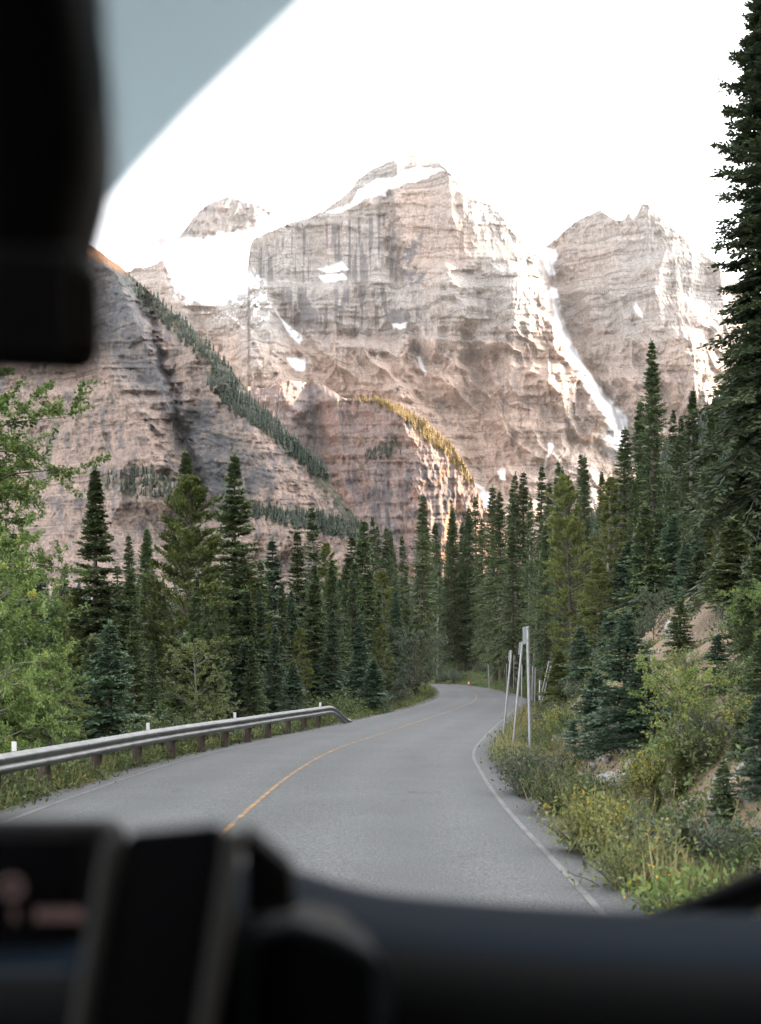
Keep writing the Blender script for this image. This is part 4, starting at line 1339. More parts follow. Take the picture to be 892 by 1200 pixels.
def shrub_mesh(name, seed, H, R, n_stem, n_leaf, leaf, mat, blossoms=0):
    g = np.random.default_rng(seed)
    az = g.uniform(0, 6.28, n_stem)
    out = R * np.sqrt(g.random(n_stem))
    hh = H * g.uniform(0.55, 1.05, n_stem) * (1 - 0.35 * (out / R) ** 2)
    b0 = np.stack([np.cos(az) * out * 0.3, np.sin(az) * out * 0.3, np.full(n_stem, -0.05)], -1)
    t0 = np.stack([np.cos(az) * out, np.sin(az) * out, hh], -1) + g.normal(0, 0.04, (n_stem, 3))
    m0 = (b0 + t0) / 2 + np.stack([0 * az, 0 * az, 0.12 * hh], -1)
    v1, f1 = sticks(b0, m0, np.full(n_stem, 0.007), np.full(n_stem, 0.005))
    v2, f2 = sticks(m0, t0, np.full(n_stem, 0.005), np.full(n_stem, 0.002))
    k = g.integers(0, n_stem, n_leaf)
    u = g.uniform(0.15, 1.05, n_leaf)[:, None]
    p = np.where(u < 0.5, b0[k] + (m0 - b0)[k] * u * 2, m0[k] + (t0 - m0)[k] * (u * 2 - 1)) + g.normal(0, 0.045, (n_leaf, 3)) * (R / 0.5)
    p[:, 2] = np.maximum(p[:, 2], 0.02)
    d = unit(g.normal(0, 0.7, (n_leaf, 3)) + np.array([0, 0, 0.45]))
    l = leaf * g.uniform(0.6, 1.3, n_leaf)
    V, Fq = kites(p, d, l * 0.45, l, g.uniform(-1.5, 1.5, n_leaf), 0.1)
    tint = np.clip(np.repeat(g.normal(0.5, 0.2, n_stem)[k] + g.normal(0, 0.14, n_leaf), 4), 0, 1)
    ns = len(v1) + len(v2)
    Vs, Fs = [v1, v2, V], [f1, f2 + len(v1), Fq + ns]
    T = [np.zeros(ns), tint]
    mi = [np.zeros(len(f1) + len(f2), int), np.ones(len(Fq), int)]
    mats = [M['bark'], mat]
    if blossoms:
        kk = g.integers(0, n_stem, blossoms)
        pb = t0[kk] + g.normal(0, 0.03, (blossoms, 3))
        db = unit(g.normal(0, 0.6, (blossoms, 3)) + np.array([0, 0, 0.8]))
        Vb, Fb = kites(pb, db, np.full(blossoms, 0.02), np.full(blossoms, 0.03), g.uniform(0, 3, blossoms))
        Fs.append(Fb + ns + len(V))
        Vs.append(Vb)
        T.append(g.random(len(Vb)))
        mi.append(np.full(len(Fb), 2))
        mats.append(M['flower'])
    return mesh_np(name, np.vstack(Vs), np.concatenate(Fs), mats, False, {'tint': np.concatenate(T)}, np.concatenate(mi))

SH = {
    'green': [shrub_mesh('shrub', 61, 0.85, 0.65, 46, 2200, 0.065, M['leaf_green']), shrub_mesh('shrub', 62, 0.7, 0.75, 46, 2200, 0.055, M['leaf_green'])],
    'yellow': [shrub_mesh('shrub', 63, 0.75, 0.6, 46, 2200, 0.06, M['leaf_yellow']), shrub_mesh('shrub', 64, 0.6, 0.55, 40, 1800, 0.05, M['leaf_pale'])],
    'grey': [shrub_mesh('shrub', 65, 0.9, 0.75, 50, 2600, 0.06, M['leaf_grey'])],
    'flower': [shrub_mesh('shrub', 66, 0.6, 0.45, 50, 1100, 0.07, M['leaf_bright'], 22)],
}
def shrub(kind, x, y, s, label, group=None, flat=1.0):
    o = link('shrub', random.choice(SH[kind]), None, (x, y, ground_z(x, y) - 0.03), label, 'shrub', group)
    o.rotation_euler = (random.uniform(-0.1, 0.1), random.uniform(-0.1, 0.1), random.uniform(0, 6.28))
    o.scale = (s, s, s * flat)
    return o
def shrub_px(kind, px, py, d, s, label, group=None, flat=1.0):
    d = min(hit(px, py), d * 1.4)
    return shrub(kind, (px - 446) / F * d, d, s, label, group, flat)

for k, px, py, d, s, lab in [
    ('flower', 803, 1085, 10.4, 0.95, 'shrub with yellow blossoms at the road edge just above the dashboard'),
    ('yellow', 742, 1040, 11.8, 1.05, 'pale yellowish shrub leaning over the near pavement edge'),
    ('yellow', 700, 1000, 13.6, 1.0, 'yellow tinged shrub beside the fog line below the white boulder'),
    ('yellow', 728, 1010, 13.2, 0.85, 'yellow shrub right of the other yellow tinged one'),
    ('green', 660, 955, 16.4, 1.05, 'dark green shrub at the road edge left of the white boulder'),
    ('grey', 832, 1046, 11.6, 0.95, 'grey green shrub close to the wiper'),
    ('grey', 622, 930, 19.6, 0.95, 'grey green shrub at the foot of the thickest pole'),
    ('green', 606, 905, 22.8, 0.85, 'low shrub at the foot of the leaning middle pole'),
    ('yellow', 596, 890, 25.6, 0.8, 'low reddish yellow shrub at the foot of the leftmost leaning pole'),
    ('green', 640, 892, 23.6, 0.95, 'green shrub right of the thickest pole'),
    ('yellow', 762, 925, 16.5, 0.85, 'bright yellow green shrub right of the white boulder'),
    ('green', 812, 905, 17.0, 1.0, 'green shrub with russet base below the large alder bush'),
    ('yellow', 806, 790, 26.5, 0.9, 'yellow shrub on the bare upper soil'),
    ('grey', 880, 760, 24.5, 1.0, 'grey green shrub right of the bare upper soil'),
]:
    shrub_px(k, px, py, d, s, lab)
OPEN = [(745, 862, 690, 800), (800, 900, 885, 965), (645, 745, 868, 955)]
G_VERGE = ('low shrub in the ragged strip along the right pavement edge', 'shrubs along the right pavement edge')
G_RAIL = ('low olive shrub behind the guardrail', 'shrubs behind the guardrail')
G_BANK = ('shrub scattered over the cut bank', 'shrubs on the cut bank')
i = 0
while i < 70:
    u = random.uniform(0, 1) ** 1.5
    y = 10 + 80 * u
    xr = float(np.interp(y, RE[:180, 1], RE[:180, 0]))
    x = xr + random.uniform(0.75, 2.1)
    if (x > xr + 1.15 and 14.5 < y < 30) or (446 + x / y * F > 800 and 11.5 < y < 18):
        continue
    shrub(random.choice(['green', 'green', 'green', 'yellow', 'grey', 'green']), x, y, random.uniform(0.55, 1.05), *G_VERGE, random.uniform(0.7, 1.0))
    i += 1
i = 0
while i < 90:
    y = 15 + 60 * random.uniform(0, 1) ** 1.4
    xl = float(np.interp(y, LE[:180, 1], LE[:180, 0]))
    x = xl - random.uniform(1.1, 4.5)
    shrub(random.choice(['green', 'green', 'grey', 'yellow', 'green']), x, y, random.uniform(0.8, 1.7), *G_RAIL, random.uniform(0.7, 1.0))
    i += 1
i = 0
while i < 70:
    y = random.uniform(11, 60)
    xr = float(np.interp(y, RE[:180, 1], RE[:180, 0]))
    x = xr + random.uniform(2.4, 8)
    px = 446 + x / y * F
    # the two bare patches stay open
    py = HOR - (ground_z(x, y) - EYE) / y * F
    sz_ = random.uniform(0.5, 1.1)
    hp = sz_ * 0.8 * F / y
    wp_ = sz_ * 0.6 * F / y
    if any(px + wp_ > a0 and px - wp_ < a1 and py > b0 and py - hp < b1 for a0, a1, b0, b1 in OPEN) and random.random() < 0.93:
        continue
    shrub(random.choice(['green', 'grey', 'yellow', 'green']), x, y, sz_, *G_BANK, random.uniform(0.7, 1.0))
    i += 1
G_IN = ('olive shrub on the inside verge of the far bend', 'shrubs at the inside of the bend')
for i in range(34):
    y = random.uniform(52, 150)
    xl = float(np.interp(y, LE[:180, 1], LE[:180, 0]))
    shrub(random.choice(['green', 'grey', 'green', 'yellow']), xl - random.uniform(0.9, 5.0), y, random.uniform(1.0, 2.0), *G_IN, random.uniform(0.7, 1.0))
G_OUT = ('dark shrub at the forest edge on the outside of the far bend', 'shrubs at the outside of the bend')
for i in range(40):
    x = random.uniform(-8, 24)
    y = random.uniform(150, 216)
    e, s_ = lateral(x, y)
    if e[0] < 2.5 or s_[0] < 0:
        continue
    shrub(random.choice(['green', 'green', 'grey']), x, y, random.uniform(1.6, 3.2), *G_OUT)

def thin_open(P, keep, seed):
    """the bare patches of the bank carry hardly any plants"""
    a = 446 + P[:, 0] / P[:, 1] * F
    b = HOR - (P[:, 2] - EYE) / P[:, 1] * F
    o = ((a > 798) & (a < 905) & (b > 878) & (b < 1005)) | ((a > 745) & (a < 865) & (b > 690) & (b < 820)) | ((a > 640 + (b - 850) * 0.5) & (a < 745) & (b > 850) & (b < 960))
    return P[~o | (np.random.default_rng(seed).random(len(P)) < keep)]

# ground cover: leaves, low herbs and grass that nobody could count
def cover(name, P, nper, spread, leaf, mat, label, cat, seed, upright=0.5, narrow=0.45):
    g = np.random.default_rng(seed)
    n = len(P) * nper
    k = np.repeat(np.arange(len(P)), nper)
    sc = g.uniform(0.6, 1.5, len(P))[k]
    p = P[k] + g.normal(0, 1, (n, 3)) * np.array([spread, spread, 0.0]) * sc[:, None]
    p[:, 2] = ground_z(p[:, 0], p[:, 1]) + np.abs(g.normal(0, spread * 0.42, n)) * sc * (0.15 if upright > 1 else 1)
    d = unit(g.normal(0, 0.6, (n, 3)) + np.array([0, 0, upright]))
    l = leaf * g.uniform(0.6, 1.4, n) * sc
    V, Fq = kites(p, d, l * narrow, l, g.uniform(-1.5, 1.5, n), 0.08)
    tint = np.clip(np.repeat(g.normal(0.5, 0.22, len(P))[k] + g.normal(0, 0.12, n), 4), 0, 1)
    link(name, mesh_np(name, V, Fq, [mat], False, {'tint': tint}), label=label, cat=cat, kind='stuff')

def spots(n, y0, y1, side, a, b, seed, power=1.4, dens=None):
    g = np.random.default_rng(seed)
    y = y0 + (y1 - y0) * g.random(n) ** power
    E_ = RE if side > 0 else LE
    xe = np.interp(y, E_[:180, 1], E_[:180, 0])
    x = xe + side * (a + (b - a) * g.random(n) ** 1.2)
    return np.column_stack([x, y, ground_z(x, y)])

vg = thin_open(spots(1000, 9, 110, 1, 0.45, 2.3, 1), 0.1, 3)
vpx = 446 + vg[:, 0] / vg[:, 1] * F
vpy = HOR - (vg[:, 2] - EYE) / vg[:, 1] * F
vg = vg[~((vpx > 636) & (vpx < 745) & (vpy > 845) & (vpy < 975) & (vpx > 636 + (vpy - 850) * 0.45))]
cover('undergrowth', vg, 110, 0.22, 0.07, M['leaf_green'], 'tangle of low green herbs along the right pavement edge', 'undergrowth', 1)
bk = spots(1100, 9, 75, 1, 2.2, 9, 2)
bpx = 446 + bk[:, 0] / bk[:, 1] * F
bkpy = HOR - (bk[:, 2] - EYE) / bk[:, 1] * F
openp = ((bpx > 640) & (bpx < 870) & (bkpy > 680) & (bkpy < 830)) | ((bpx > 745) & (bpx < 850) & (bkpy > 690) & (bkpy < 790)) | ((bpx > 800) & (bpx < 900) & (bkpy > 875) & (bkpy < 1000)) | ((bpx > 640) & (bpx < 740) & (bkpy > 860) & (bkpy < 965))
bk = bk[~openp | (np.random.default_rng(4).random(len(bk)) < 0.12)]
cover('undergrowth', bk, 110, 0.26, 0.07, M['leaf_green'], 'low green plants spread over the cut bank', 'undergrowth', 2)
cover('undergrowth', spots(1500, 12, 130, -1, 0.75, 7, 3), 110, 0.28, 0.075, M['leaf_green'], 'low mixed plants on the verge behind the guardrail', 'undergrowth', 3)
cover('undergrowth', spots(420, 12, 80, -1, 0.6, 5, 5), 60, 0.22, 0.065, M['leaf_yellow'], 'yellowing herbs between the shrubs behind the guardrail', 'undergrowth', 6)
cover('undergrowth', thin_open(spots(330, 10, 70, 1, 0.6, 5, 7), 0.1, 1), 60, 0.2, 0.06, M['leaf_yellow'], 'yellowing herbs among the right-hand shrubs', 'undergrowth', 8)
cover('grass', thin_open(spots(280, 9.5, 60, 1, 0.35, 1.7, 8), 0.1, 2), 45, 0.14, 0.34, M['straw'], 'dry grass stalks in the right verge', 'grass', 9, 2.2, 0.035)
cover('undergrowth', spots(700, 11, 60, -1, 0.35, 1.5, 40), 100, 0.2, 0.06, M['leaf_green'], 'dark green herbs right under the guardrail', 'undergrowth', 41)
cover('grass', spots(160, 12, 70, -1, 0.3, 1.6, 10), 40, 0.14, 0.24, M['straw'], 'tufts of grass under the guardrail', 'grass', 11, 2.2, 0.035)
cover('grass', spots(500, 90, 200, 1, 0.3, 5.0, 13), 40, 0.5, 0.35, M['leaf_green'], 'green grass strip on the outside of the far bend', 'grass', 14, 1.6, 0.08)

# ------------------------------------------------------------------ rocks
def rock_mesh(seed, n=3):
    import bmesh
    bm = bmesh.new()
    bmesh.ops.create_icosphere(bm, subdivisions=n, radius=0.5)
    g = np.random.default_rng(seed)
    planes = [(unit(g.normal(0, 1, 3)), g.uniform(0.20, 0.36)) for _ in range(11)]
    for v in bm.verts:
        p = np.array(v.co)
        for nn, dd in planes:
            s = p @ nn - dd
            if s > 0:
                p = p - nn * s
        p = p + unit(p[None])[0] * (float(fbm(np.array([p[0] * 7 + seed]), np.array([p[1] * 7 + p[2] * 5]), 3, seed)[0]) - 0.5) * 0.06
        v.co = p
    me = bpy.data.meshes.new('boulder')
    bm.to_mesh(me)
    bm.free()
    return me

def stone_mat(name, col):
    m, nt, nd, lk, b = new_mat(name)
    f = noise(nt, 7, 6, 0.65)
    g2 = noise(nt, 2.2, 4, 0.6)
    c = mixc(nt, tuple(x * 0.55 for x in col), col, ramp(nt, f, [(0.3, 0.0), (0.6, 1.0)]))
    c = mixc(nt, c, (0.30, 0.22, 0.17), ramp(nt, g2, [(0.52, 0.0), (0.66, 0.7)]))
    oi = nd.new('ShaderNodeObjectInfo')
    c = mixc(nt, c, (0.62, 0.60, 0.58), oi.outputs['Random'], 'MULTIPLY')
    lk.new(c, b.inputs['Base Color'])
    b.inputs['Roughness'].default_value = 0.9
    bump(nt, f, 0.7, 0.05, b)
    return m
M['stone'] = stone_mat('grey_stone', (0.42, 0.41, 0.40))
M['pale_stone'] = stone_mat('pale_stone', (0.62, 0.60, 0.57))
ROCKS = []
for k in range(6):
    a_ = rock_mesh(200 + k)
    a_.materials.append(M['stone'])
    ROCKS.append(a_)
pale = ROCKS[1].copy()
pale.materials.clear()
pale.materials.append(M['pale_stone'])
def boulder(px, d, size, label, group=None, me=None, sink=0.25):
    if isinstance(d, tuple):
        px, d = d[0], hit(*d)
    x = (px - 446) / F * d
    o = link('boulder', me or random.choice(ROCKS), None, (x, d, ground_z(x, d) + size * (0.5 - sink) * 0.75), label, 'rock', group)
    o.rotation_euler = (random.uniform(0, 6), random.uniform(0, 6), random.uniform(0, 6))
    o.scale = (size * random.uniform(0.9, 1.3), size * random.uniform(0.8, 1.1), size * random.uniform(0.7, 0.95))
    return o
boulder(737, (737, 972), 0.50, 'whitish angular boulder among the shrubs below the alder bush', me=pale)
boulder(706, (706, 934), 0.75, 'big tan boulder at the foot of the cut bank', me=ROCKS[2])
boulder(684, (684, 922), 0.5, 'dark grey boulder left of the big tan one', me=ROCKS[0])
boulder(728, (728, 930), 0.5, 'grey boulder leaning on the right of the big tan one', me=ROCKS[4])
boulder(652, (652, 874), 0.5, 'grey boulder below the small bluish spruce at the bank foot', me=ROCKS[3])
boulder(637, (637, 858), 0.4, 'pale boulder near the base of the thickest pole', me=pale)
boulder(790, (788, 742), 0.8, 'weathered boulder stuck in the bare upper soil', me=ROCKS[5])
boulder(846, (846, 690), 0.9, 'grey boulder exposed at the top of the upper soil patch', me=ROCKS[2])
G_R = ('grey stone in the rubble at the foot of the cut bank', 'stones at the foot of the bank')
for k in range(110):
    y = random.uniform(12, 34)
    xr = float(np.interp(y, RE[:180, 1], RE[:180, 0]))
    x = xr + random.uniform(1.1, 2.6)
    boulder(446 + x / y * F, y, random.uniform(0.12, 0.34), *G_R)
# loose rubble on the bare soil
g_ = np.random.default_rng(31)
base_v = np.array([v.co[:] for v in rock_mesh(300, 1).vertices])
base_f = np.array([p.vertices[:] for p in rock_mesh(300, 1).polygons])
rp_ = spots(2600, 10, 60, 1, 0.3, 8.5, 33, 1.2)
nV = len(base_v)
sz = g_.uniform(0.03, 0.13, len(rp_)) * (1 + (g_.random(len(rp_)) < 0.08))
an = g_.uniform(0, 6.28, len(rp_))
V = base_v[None] * sz[:, None, None] * g_.uniform(0.6, 1.3, (len(rp_), 1, 3))
V = np.stack([V[..., 0] * np.cos(an)[:, None] - V[..., 1] * np.sin(an)[:, None], V[..., 0] * np.sin(an)[:, None] + V[..., 1] * np.cos(an)[:, None], V[..., 2]], -1) + rp_[:, None, :]
me = mesh_np('rubble', V.reshape(-1, 3), (base_f[None] + np.arange(len(rp_))[:, None, None] * nV).reshape(-1, 3), [M['stone']])
link('rubble', me, label='loose stones strewn over the right verge and bank', cat='rubble', kind='stuff')

# ------------------------------------------------------------------ guardrail
def metal_mat(name, col, rough, metal=0.9):
    m, nt, nd, lk, b = new_mat(name)
    f = noise(nt, 3.0, 5, 0.6)
    f2 = noise(nt, 40, 3, 0.6)
    c = mixc(nt, tuple(x * 0.72 for x in col), col, ramp(nt, f, [(0.35, 0.0), (0.65, 1.0)]))
    lk.new(c, b.inputs['Base Color'])
    b.inputs['Metallic'].default_value = metal
    rr = nd.new('ShaderNodeMapRange')
    rr.inputs[3].default_value = rough - 0.12
    rr.inputs[4].default_value = rough + 0.14
    lk.new(f2, rr.inputs[0])
    lk.new(rr.outputs[0], b.inputs['Roughness'])
    return m
M['zinc'] = metal_mat('galvanised_steel', (0.30, 0.305, 0.31), 0.55)
M['pole_steel'] = metal_mat('pole_steel', (0.36, 0.37, 0.38), 0.5, 0.7)
M['dull_steel'] = metal_mat('dull_steel', (0.30, 0.31, 0.32), 0.6, 0.6)
M['timber'] = simple_mat('weathered_timber', (0.075, 0.055, 0.045), 0.9, var=0.5, scale=16, bumps=0.5)
M['white_plastic'] = simple_mat('white_plastic', (0.78, 0.78, 0.77), 0.45, var=0.05)
M['orange'] = simple_mat('orange_plastic', (0.75, 0.085, 0.02), 0.5, var=0.1)
M['rubber'] = simple_mat('black_rubber', (0.02, 0.02, 0.02), 0.7, var=0.2)

GP = catmull([(-6.05, 8), (-6.0, 12), (-5.85, 16), (-5.62, 18.1), (-5.35, 20.4), (-5.10, 22.8), (-4.85, 25.0), (-4.52, 27.3), (-4.18, 29.4), (-3.82, 31.3), (-3.46, 33.5), (-3.06, 36.0), (-2.60, 38.6), (-2.02, 41.9), (-1.55, 44.4), (-1.15, 46.6)], 6)
gl = np.concatenate([[0], np.cumsum(np.linalg.norm(np.diff(GP, axis=0), axis=1))])
tot = gl[-1]
su = np.arange(0, tot, 0.15)
GX_ = np.interp(su, gl, GP[:, 0])
GY_ = np.interp(su, gl, GP[:, 1])
tx = np.gradient(GX_)
ty = np.gradient(GY_)
nl_ = np.hypot(tx, ty)
nx, ny = ty / nl_, -tx / nl_
gr = thing('guardrail', 'long galvanised steel guardrail on timber posts curving along the left verge', 'guardrail', (0, 0, 0))
prof = [(-0.01, -0.155), (0.012, -0.150), (0.02, -0.125), (0.075, -0.100), (0.083, -0.075), (0.075, -0.052), (0.015, -0.022), (0.008, 0.0), (0.015, 0.022), (0.075, 0.052), (0.083, 0.075), (0.075, 0.100), (0.02, 0.125), (0.012, 0.150), (-0.01, 0.155)]
ztop = 0.60 - 0.62 * sstep(tot - 3.8, tot, su) 
rows = []
for o, zz in prof + [(p[0] - 0.006, p[1]) for p in prof[::-1]]:
    rows.append(np.column_stack([GX_ + nx * o, GY_ + ny * o, ztop + zz]))
nP = len(rows)
V = np.stack(rows, 1).reshape(-1, 3)
a = np.arange(len(su) * nP).reshape(len(su), nP)
b2 = np.roll(a, -1, 1)
Fq = np.stack([a[:-1], b2[:-1], b2[1:], a[1:]], -1).reshape(-1, 4)
link('rail', mesh_np('rail', V, Fq, [M['zinc']], True), gr)
# lap joints with bolts
for s_ in np.arange(2.0, tot - 3, 3.81):
    k = int(s_ / 0.15)
    mb = MB()
    for dz in (-0.085, 0.085):
        for ds in (-0.10, 0.10):
            c0 = Vector((GX_[k] + nx[k] * 0.082 + tx[k] / nl_[k] * ds, GY_[k] + ny[k] * 0.082 + ty[k] / nl_[k] * ds, ztop[k] + dz * 0.9))
            mb.tube([c0, c0 + Vector((nx[k], ny[k], 0)) * 0.014], 0.016, 8)
    mb.build('bolt', M['dull_steel'], gr)
POSTS = [(-6.0, 10.5), (-5.95, 13.1), (-5.80, 15.7), (-5.68, 18.1), (-5.30, 19.9), (-5.12, 22.5), (-4.87, 24.9), (-4.56, 27.1), (-4.22, 29.3), (-3.86, 31.1), (-3.50, 33.4), (-3.12, 35.6), (-2.72, 37.9), (-2.35, 40.0), (-2.0, 42.1)]
pm = MB()
pm.tube([(0, 0, -0.6), (0, 0, 0.55), (0, 0, 0.66), (0, 0, 0.675)], [0.105, 0.10, 0.098, 0.08], 12)
post0 = None
bm_ = MB()
bm_.box((0, 0, 0.6), (0.10, 0.16, 0.28))
for (x, y) in POSTS:
    k = int(np.argmin((GX_ - x) ** 2 + (GY_ - y) ** 2))
    pxx, pyy = GX_[k] - nx[k] * 0.22, GY_[k] - ny[k] * 0.22
    if post0 is None:
        post0 = pm.build('post', M['timber'], gr, 0.012)
        blk0 = bm_.build('spacer_block', M['timber'], post0, 0.008)
        p_, b_ = post0, blk0
    else:
        p_ = post0.copy()
        COL.objects.link(p_)
        p_.parent = gr
        b_ = blk0.copy()
        COL.objects.link(b_)
        b_.parent = p_
    p_.location = (pxx, pyy, ground_z(pxx, pyy) * 0 - 0.12)
    p_.rotation_euler = (random.uniform(-0.02, 0.02), random.uniform(-0.02, 0.02), math.atan2(ny[k], nx[k]))
    b_.location = (0.14, 0, 0.09)
    b_.rotation_euler = (0, 0, 0)
# white reflector markers standing on the rail
for px, d in ((3, 18.3), (171, 25.1), (270, 31.4), (389, 41.6)):
    x = (px - 446) / F * d
    k = int(np.argmin((GX_ - x) ** 2 + (GY_ - d) ** 2))
    mb = MB()
    c0 = Vector((GX_[k] - nx[k] * 0.03, GY_[k] - ny[k] * 0.03, ztop[k] + 0.23))
    R_ = Matrix.Rotation(math.atan2(ny[k], nx[k]) - 1.2, 3, 'Z')
    mb.box(c0, (0.018, 0.072, 0.15), R_)
    o = mb.build('reflector', M['white_plastic'], gr, 0.006)

# ------------------------------------------------------------------ snow poles
def pole(base, top, d, r, label, paddle=None, group=None, mat='pole_steel', bd=None):
    b0 = PT(base[0], base[1], d)
    t0 = PT(top[0], top[1], d + (bd or 0))
    L = (t0 - b0).length
    root = thing('snow_pole', label, 'pole', b0, 0, group)
    root.rotation_euler = (t0 - b0).to_track_quat('Z', 'Y').to_euler()
    mb = MB()
    mb.tube([(0, 0, -0.5), (0, 0, L - 0.01), (0, 0, L)], [r, r, r * 0.8], 12)
    mb.build('shaft', M[mat], root, smooth=False, bevel=0.003)
    if paddle:
        w, h, side = paddle
        eu = root.rotation_euler.copy()
        inv = eu.to_quaternion().inverted()
        ax = inv @ Vector((1, 0, 0))
        ax.z = 0
        ax.normalize()
        mb = MB()
        R_ = Matrix.Rotation(math.atan2(ax.y, ax.x), 3, 'Z')
        c0 = ax * (side * (r + w / 2 - 0.004)) + Vector((0, 0, L - h / 2 - 0.015))
        mb.box(c0, (w, 0.012, h), R_)
        p = mb.build('marker_plate', M['dull_steel'], root, 0.003)
        for dz in (-0.35, 0.35):
            mb = MB()
            c1 = Vector((0, 0, L - h / 2 + dz * h))
            mb.tube([c1 - Vector((0, 0, 0.012)), c1 + Vector((0, 0, 0.012))], r + 0.006, 12)
            mb.build('clamp', M['dull_steel'], p)
    return root
pole((621.8, 899), (618.2, 734), 25.2, 0.034, 'thickest and tallest galvanised snow pole with plate on top', (0.075, 0.36, -1))
pole((601.2, 874), (612.2, 752), 30.5, 0.030, 'leaning galvanised snow pole left of the thickest one', (0.05, 0.32, -1))
pole((590, 861), (599.5, 762), 34.5, 0.030, 'snow pole leaning right, leftmost of the three near ones', (0.045, 0.30, -1))
pole((611.2, 838), (611.6, 779), 52, 0.034, 'upright snow pole seen just left of the thickest one', (0.05, 0.3, -1))
pole((623.6, 820), (624.5, 780), 72, 0.04, 'thin upright pole right of the thickest one, nearer of two')
pole((626.6, 826), (627.5, 782), 66, 0.036, 'thin upright pole right of the thickest one, second of two', None)
pole((633.5, 819), (643.5, 775), 70, 0.038, 'thin pole tilted to the right by the bank, left of a pair')
pole((635.2, 822), (646.2, 780), 66, 0.036, 'thin pole tilted to the right by the bank, right of a pair')
pole((593.6, 806), (594, 778), 118, 0.042, 'faint thin pole at the roadside between the leaning poles', None, None, 'dull_steel')
pole((602, 806), (602.4, 768), 112, 0.05, 'distant pole with a pale plate half hidden by the leaning pole', (0.10, 0.3, 1), None, 'dull_steel')
pole((573.4, 806), (572.2, 778), 134, 0.06, 'dark thin pole standing at the outside of the far bend', None, None, 'dull_steel')
pole((632.2, 812), (632.4, 797), 76, 0.035, 'short white marker stake on the bank behind the thin poles', (0.12, 0.30, 1), None, 'white_plastic')

# ------------------------------------------------------------------ traffic cone
cx, cy = (549.5 - 446) / F * 172, 172
tc_ = thing('traffic_cone', 'small orange traffic cone with white collar at the far bend', 'cone', (cx, cy, 0.03))
mb = MB()
mb.lathe([(0.17, 0.04), (0.155, 0.06), (0.118, 0.25)], 20)
mb.lathe([(0.087, 0.42), (0.045, 0.66), (0.03, 0.70)], 20)
mb.build('cone_body', M['orange'], tc_)
mb = MB()
mb.lathe([(0.1185, 0.25), (0.0875, 0.42)], 20)
mb.build('white_collar', M['white_plastic'], tc_)
mb = MB()
mb.box((0, 0, 0.02), (0.42, 0.42, 0.04))
mb.build('base_plate', M['rubber'], tc_, 0.01)
# ------------------------------------------------------------------ the van's cab
def trim_mat(name, col, rough, grain=0.3, spec=0.4):
    m, nt, nd, lk, b = new_mat(name)
    f = noise(nt, 260, 3, 0.6)
    g2 = noise(nt, 6, 4, 0.6)
    c = mixc(nt, tuple(x * 0.8 for x in col), col, g2)
    lk.new(c, b.inputs['Base Color'])
    b.inputs['Roughness'].default_value = rough
    b.inputs['Specular IOR Level'].default_value = spec
    bump(nt, f, grain, 0.001, b)
    return m
M['dash'] = trim_mat('grained_dash', (0.0042, 0.0090, 0.0150), 0.85, 0.3, 0.06)  # lit copy for the top, with the sky's blue sheen in its colour
M['dash_face_shaded'] = trim_mat('dash_face_shaded', (0.0025, 0.003, 0.0035), 0.8, 0.1, 0.1)  # shaded copy: front face coloured darker to stand for cab shade
M['black_trim'] = trim_mat('black_trim', (0.0035, 0.0036, 0.004), 0.65, 0.1, 0.12)
M['satin_trim'] = trim_mat('satin_trim', (0.010, 0.015, 0.019), 0.6, 0.3, 0.2)
M['screen'] = trim_mat('dark_screen', (0.004, 0.004, 0.005), 0.25, 0.0, 0.25)
M['case'] = trim_mat('phone_case', (0.052, 0.051, 0.048), 0.7, 0.3, 0.2)
M['headliner'] = trim_mat('headliner', (0.03, 0.03, 0.03), 0.95, 0.5, 0.1)

van = thing('camper_van', 'black cab of a van with dashboard, screen and mirror around the view of the road', 'van', (0, 0, 0))

# shell round the viewer: roof, back wall, floor, doors with open window bays, windscreen pillars
mb = MB()
mb.box((-0.37, -0.38, 2.56), (2.06, 1.92, 0.06))
mb.build('roof_lining', M['headliner'], van, 0.02)
mb = MB()
mb.box((-0.37, -1.36, 1.52), (2.06, 0.05, 2.02))
mb.build('bulkhead', M['headliner'], van, 0.01)
mb = MB()
mb.box((-0.37, -0.10, 0.52), (2.06, 2.45, 0.05))
mb.build('floor_panel', M['black_trim'], van, 0.01)
for sx in (-1.43, 0.69):
    mb = MB()
    mb.box((sx, -0.05, 1.14), (0.07, 2.3, 1.16))
    d_ = mb.build('door', M['black_trim'], van, 0.03)
    mb = MB()
    mb.box((sx, -0.78, 2.12), (0.07, 1.08, 0.80))
    mb.build('side_panel', M['headliner'], van, 0.02)
    mb = MB()
    mb.tube([(sx, 1.14, 1.70), (sx, 0.85, 2.10), (sx, 0.56, 2.54)], [0.05, 0.045, 0.05], 10)
    mb.build('windscreen_pillar', M['headliner'], van, smooth=True)

# dashboard: a lofted section whose top swells into a hump beside the phone
zx = np.array([(-1.36, 1.772), (-0.60, 1.772), (-0.25, 1.772), (-0.20, 1.778), (-0.15, 1.808), (-0.12, 1.820), (-0.092, 1.8205), (-0.070, 1.816), (-0.035, 1.803), (0.01, 1.794), (0.10, 1.7865), (0.21, 1.780), (0.33, 1.778), (0.66, 1.770)])
xs = np.linspace(-1.36, 0.65, 260)
zt = np.interp(xs, zx[:, 0], zx[:, 1])
for _ in range(10):
    zt[1:-1] = (zt[:-2] + 2 * zt[1:-1] + zt[2:]) / 4
prof = [(1.10, -0.34), (1.055, -0.10), (1.035, -0.03), (1.02, -0.008), (1.0, -0.001), (0.96, 0.0), (0.90, 0.0), (0.865, -0.003), (0.842, -0.010), (0.824, -0.022), (0.812, -0.040), (0.806, -0.065), (0.805, -0.12), (0.812, -0.30), (0.84, -0.55), (0.90, -0.75)]
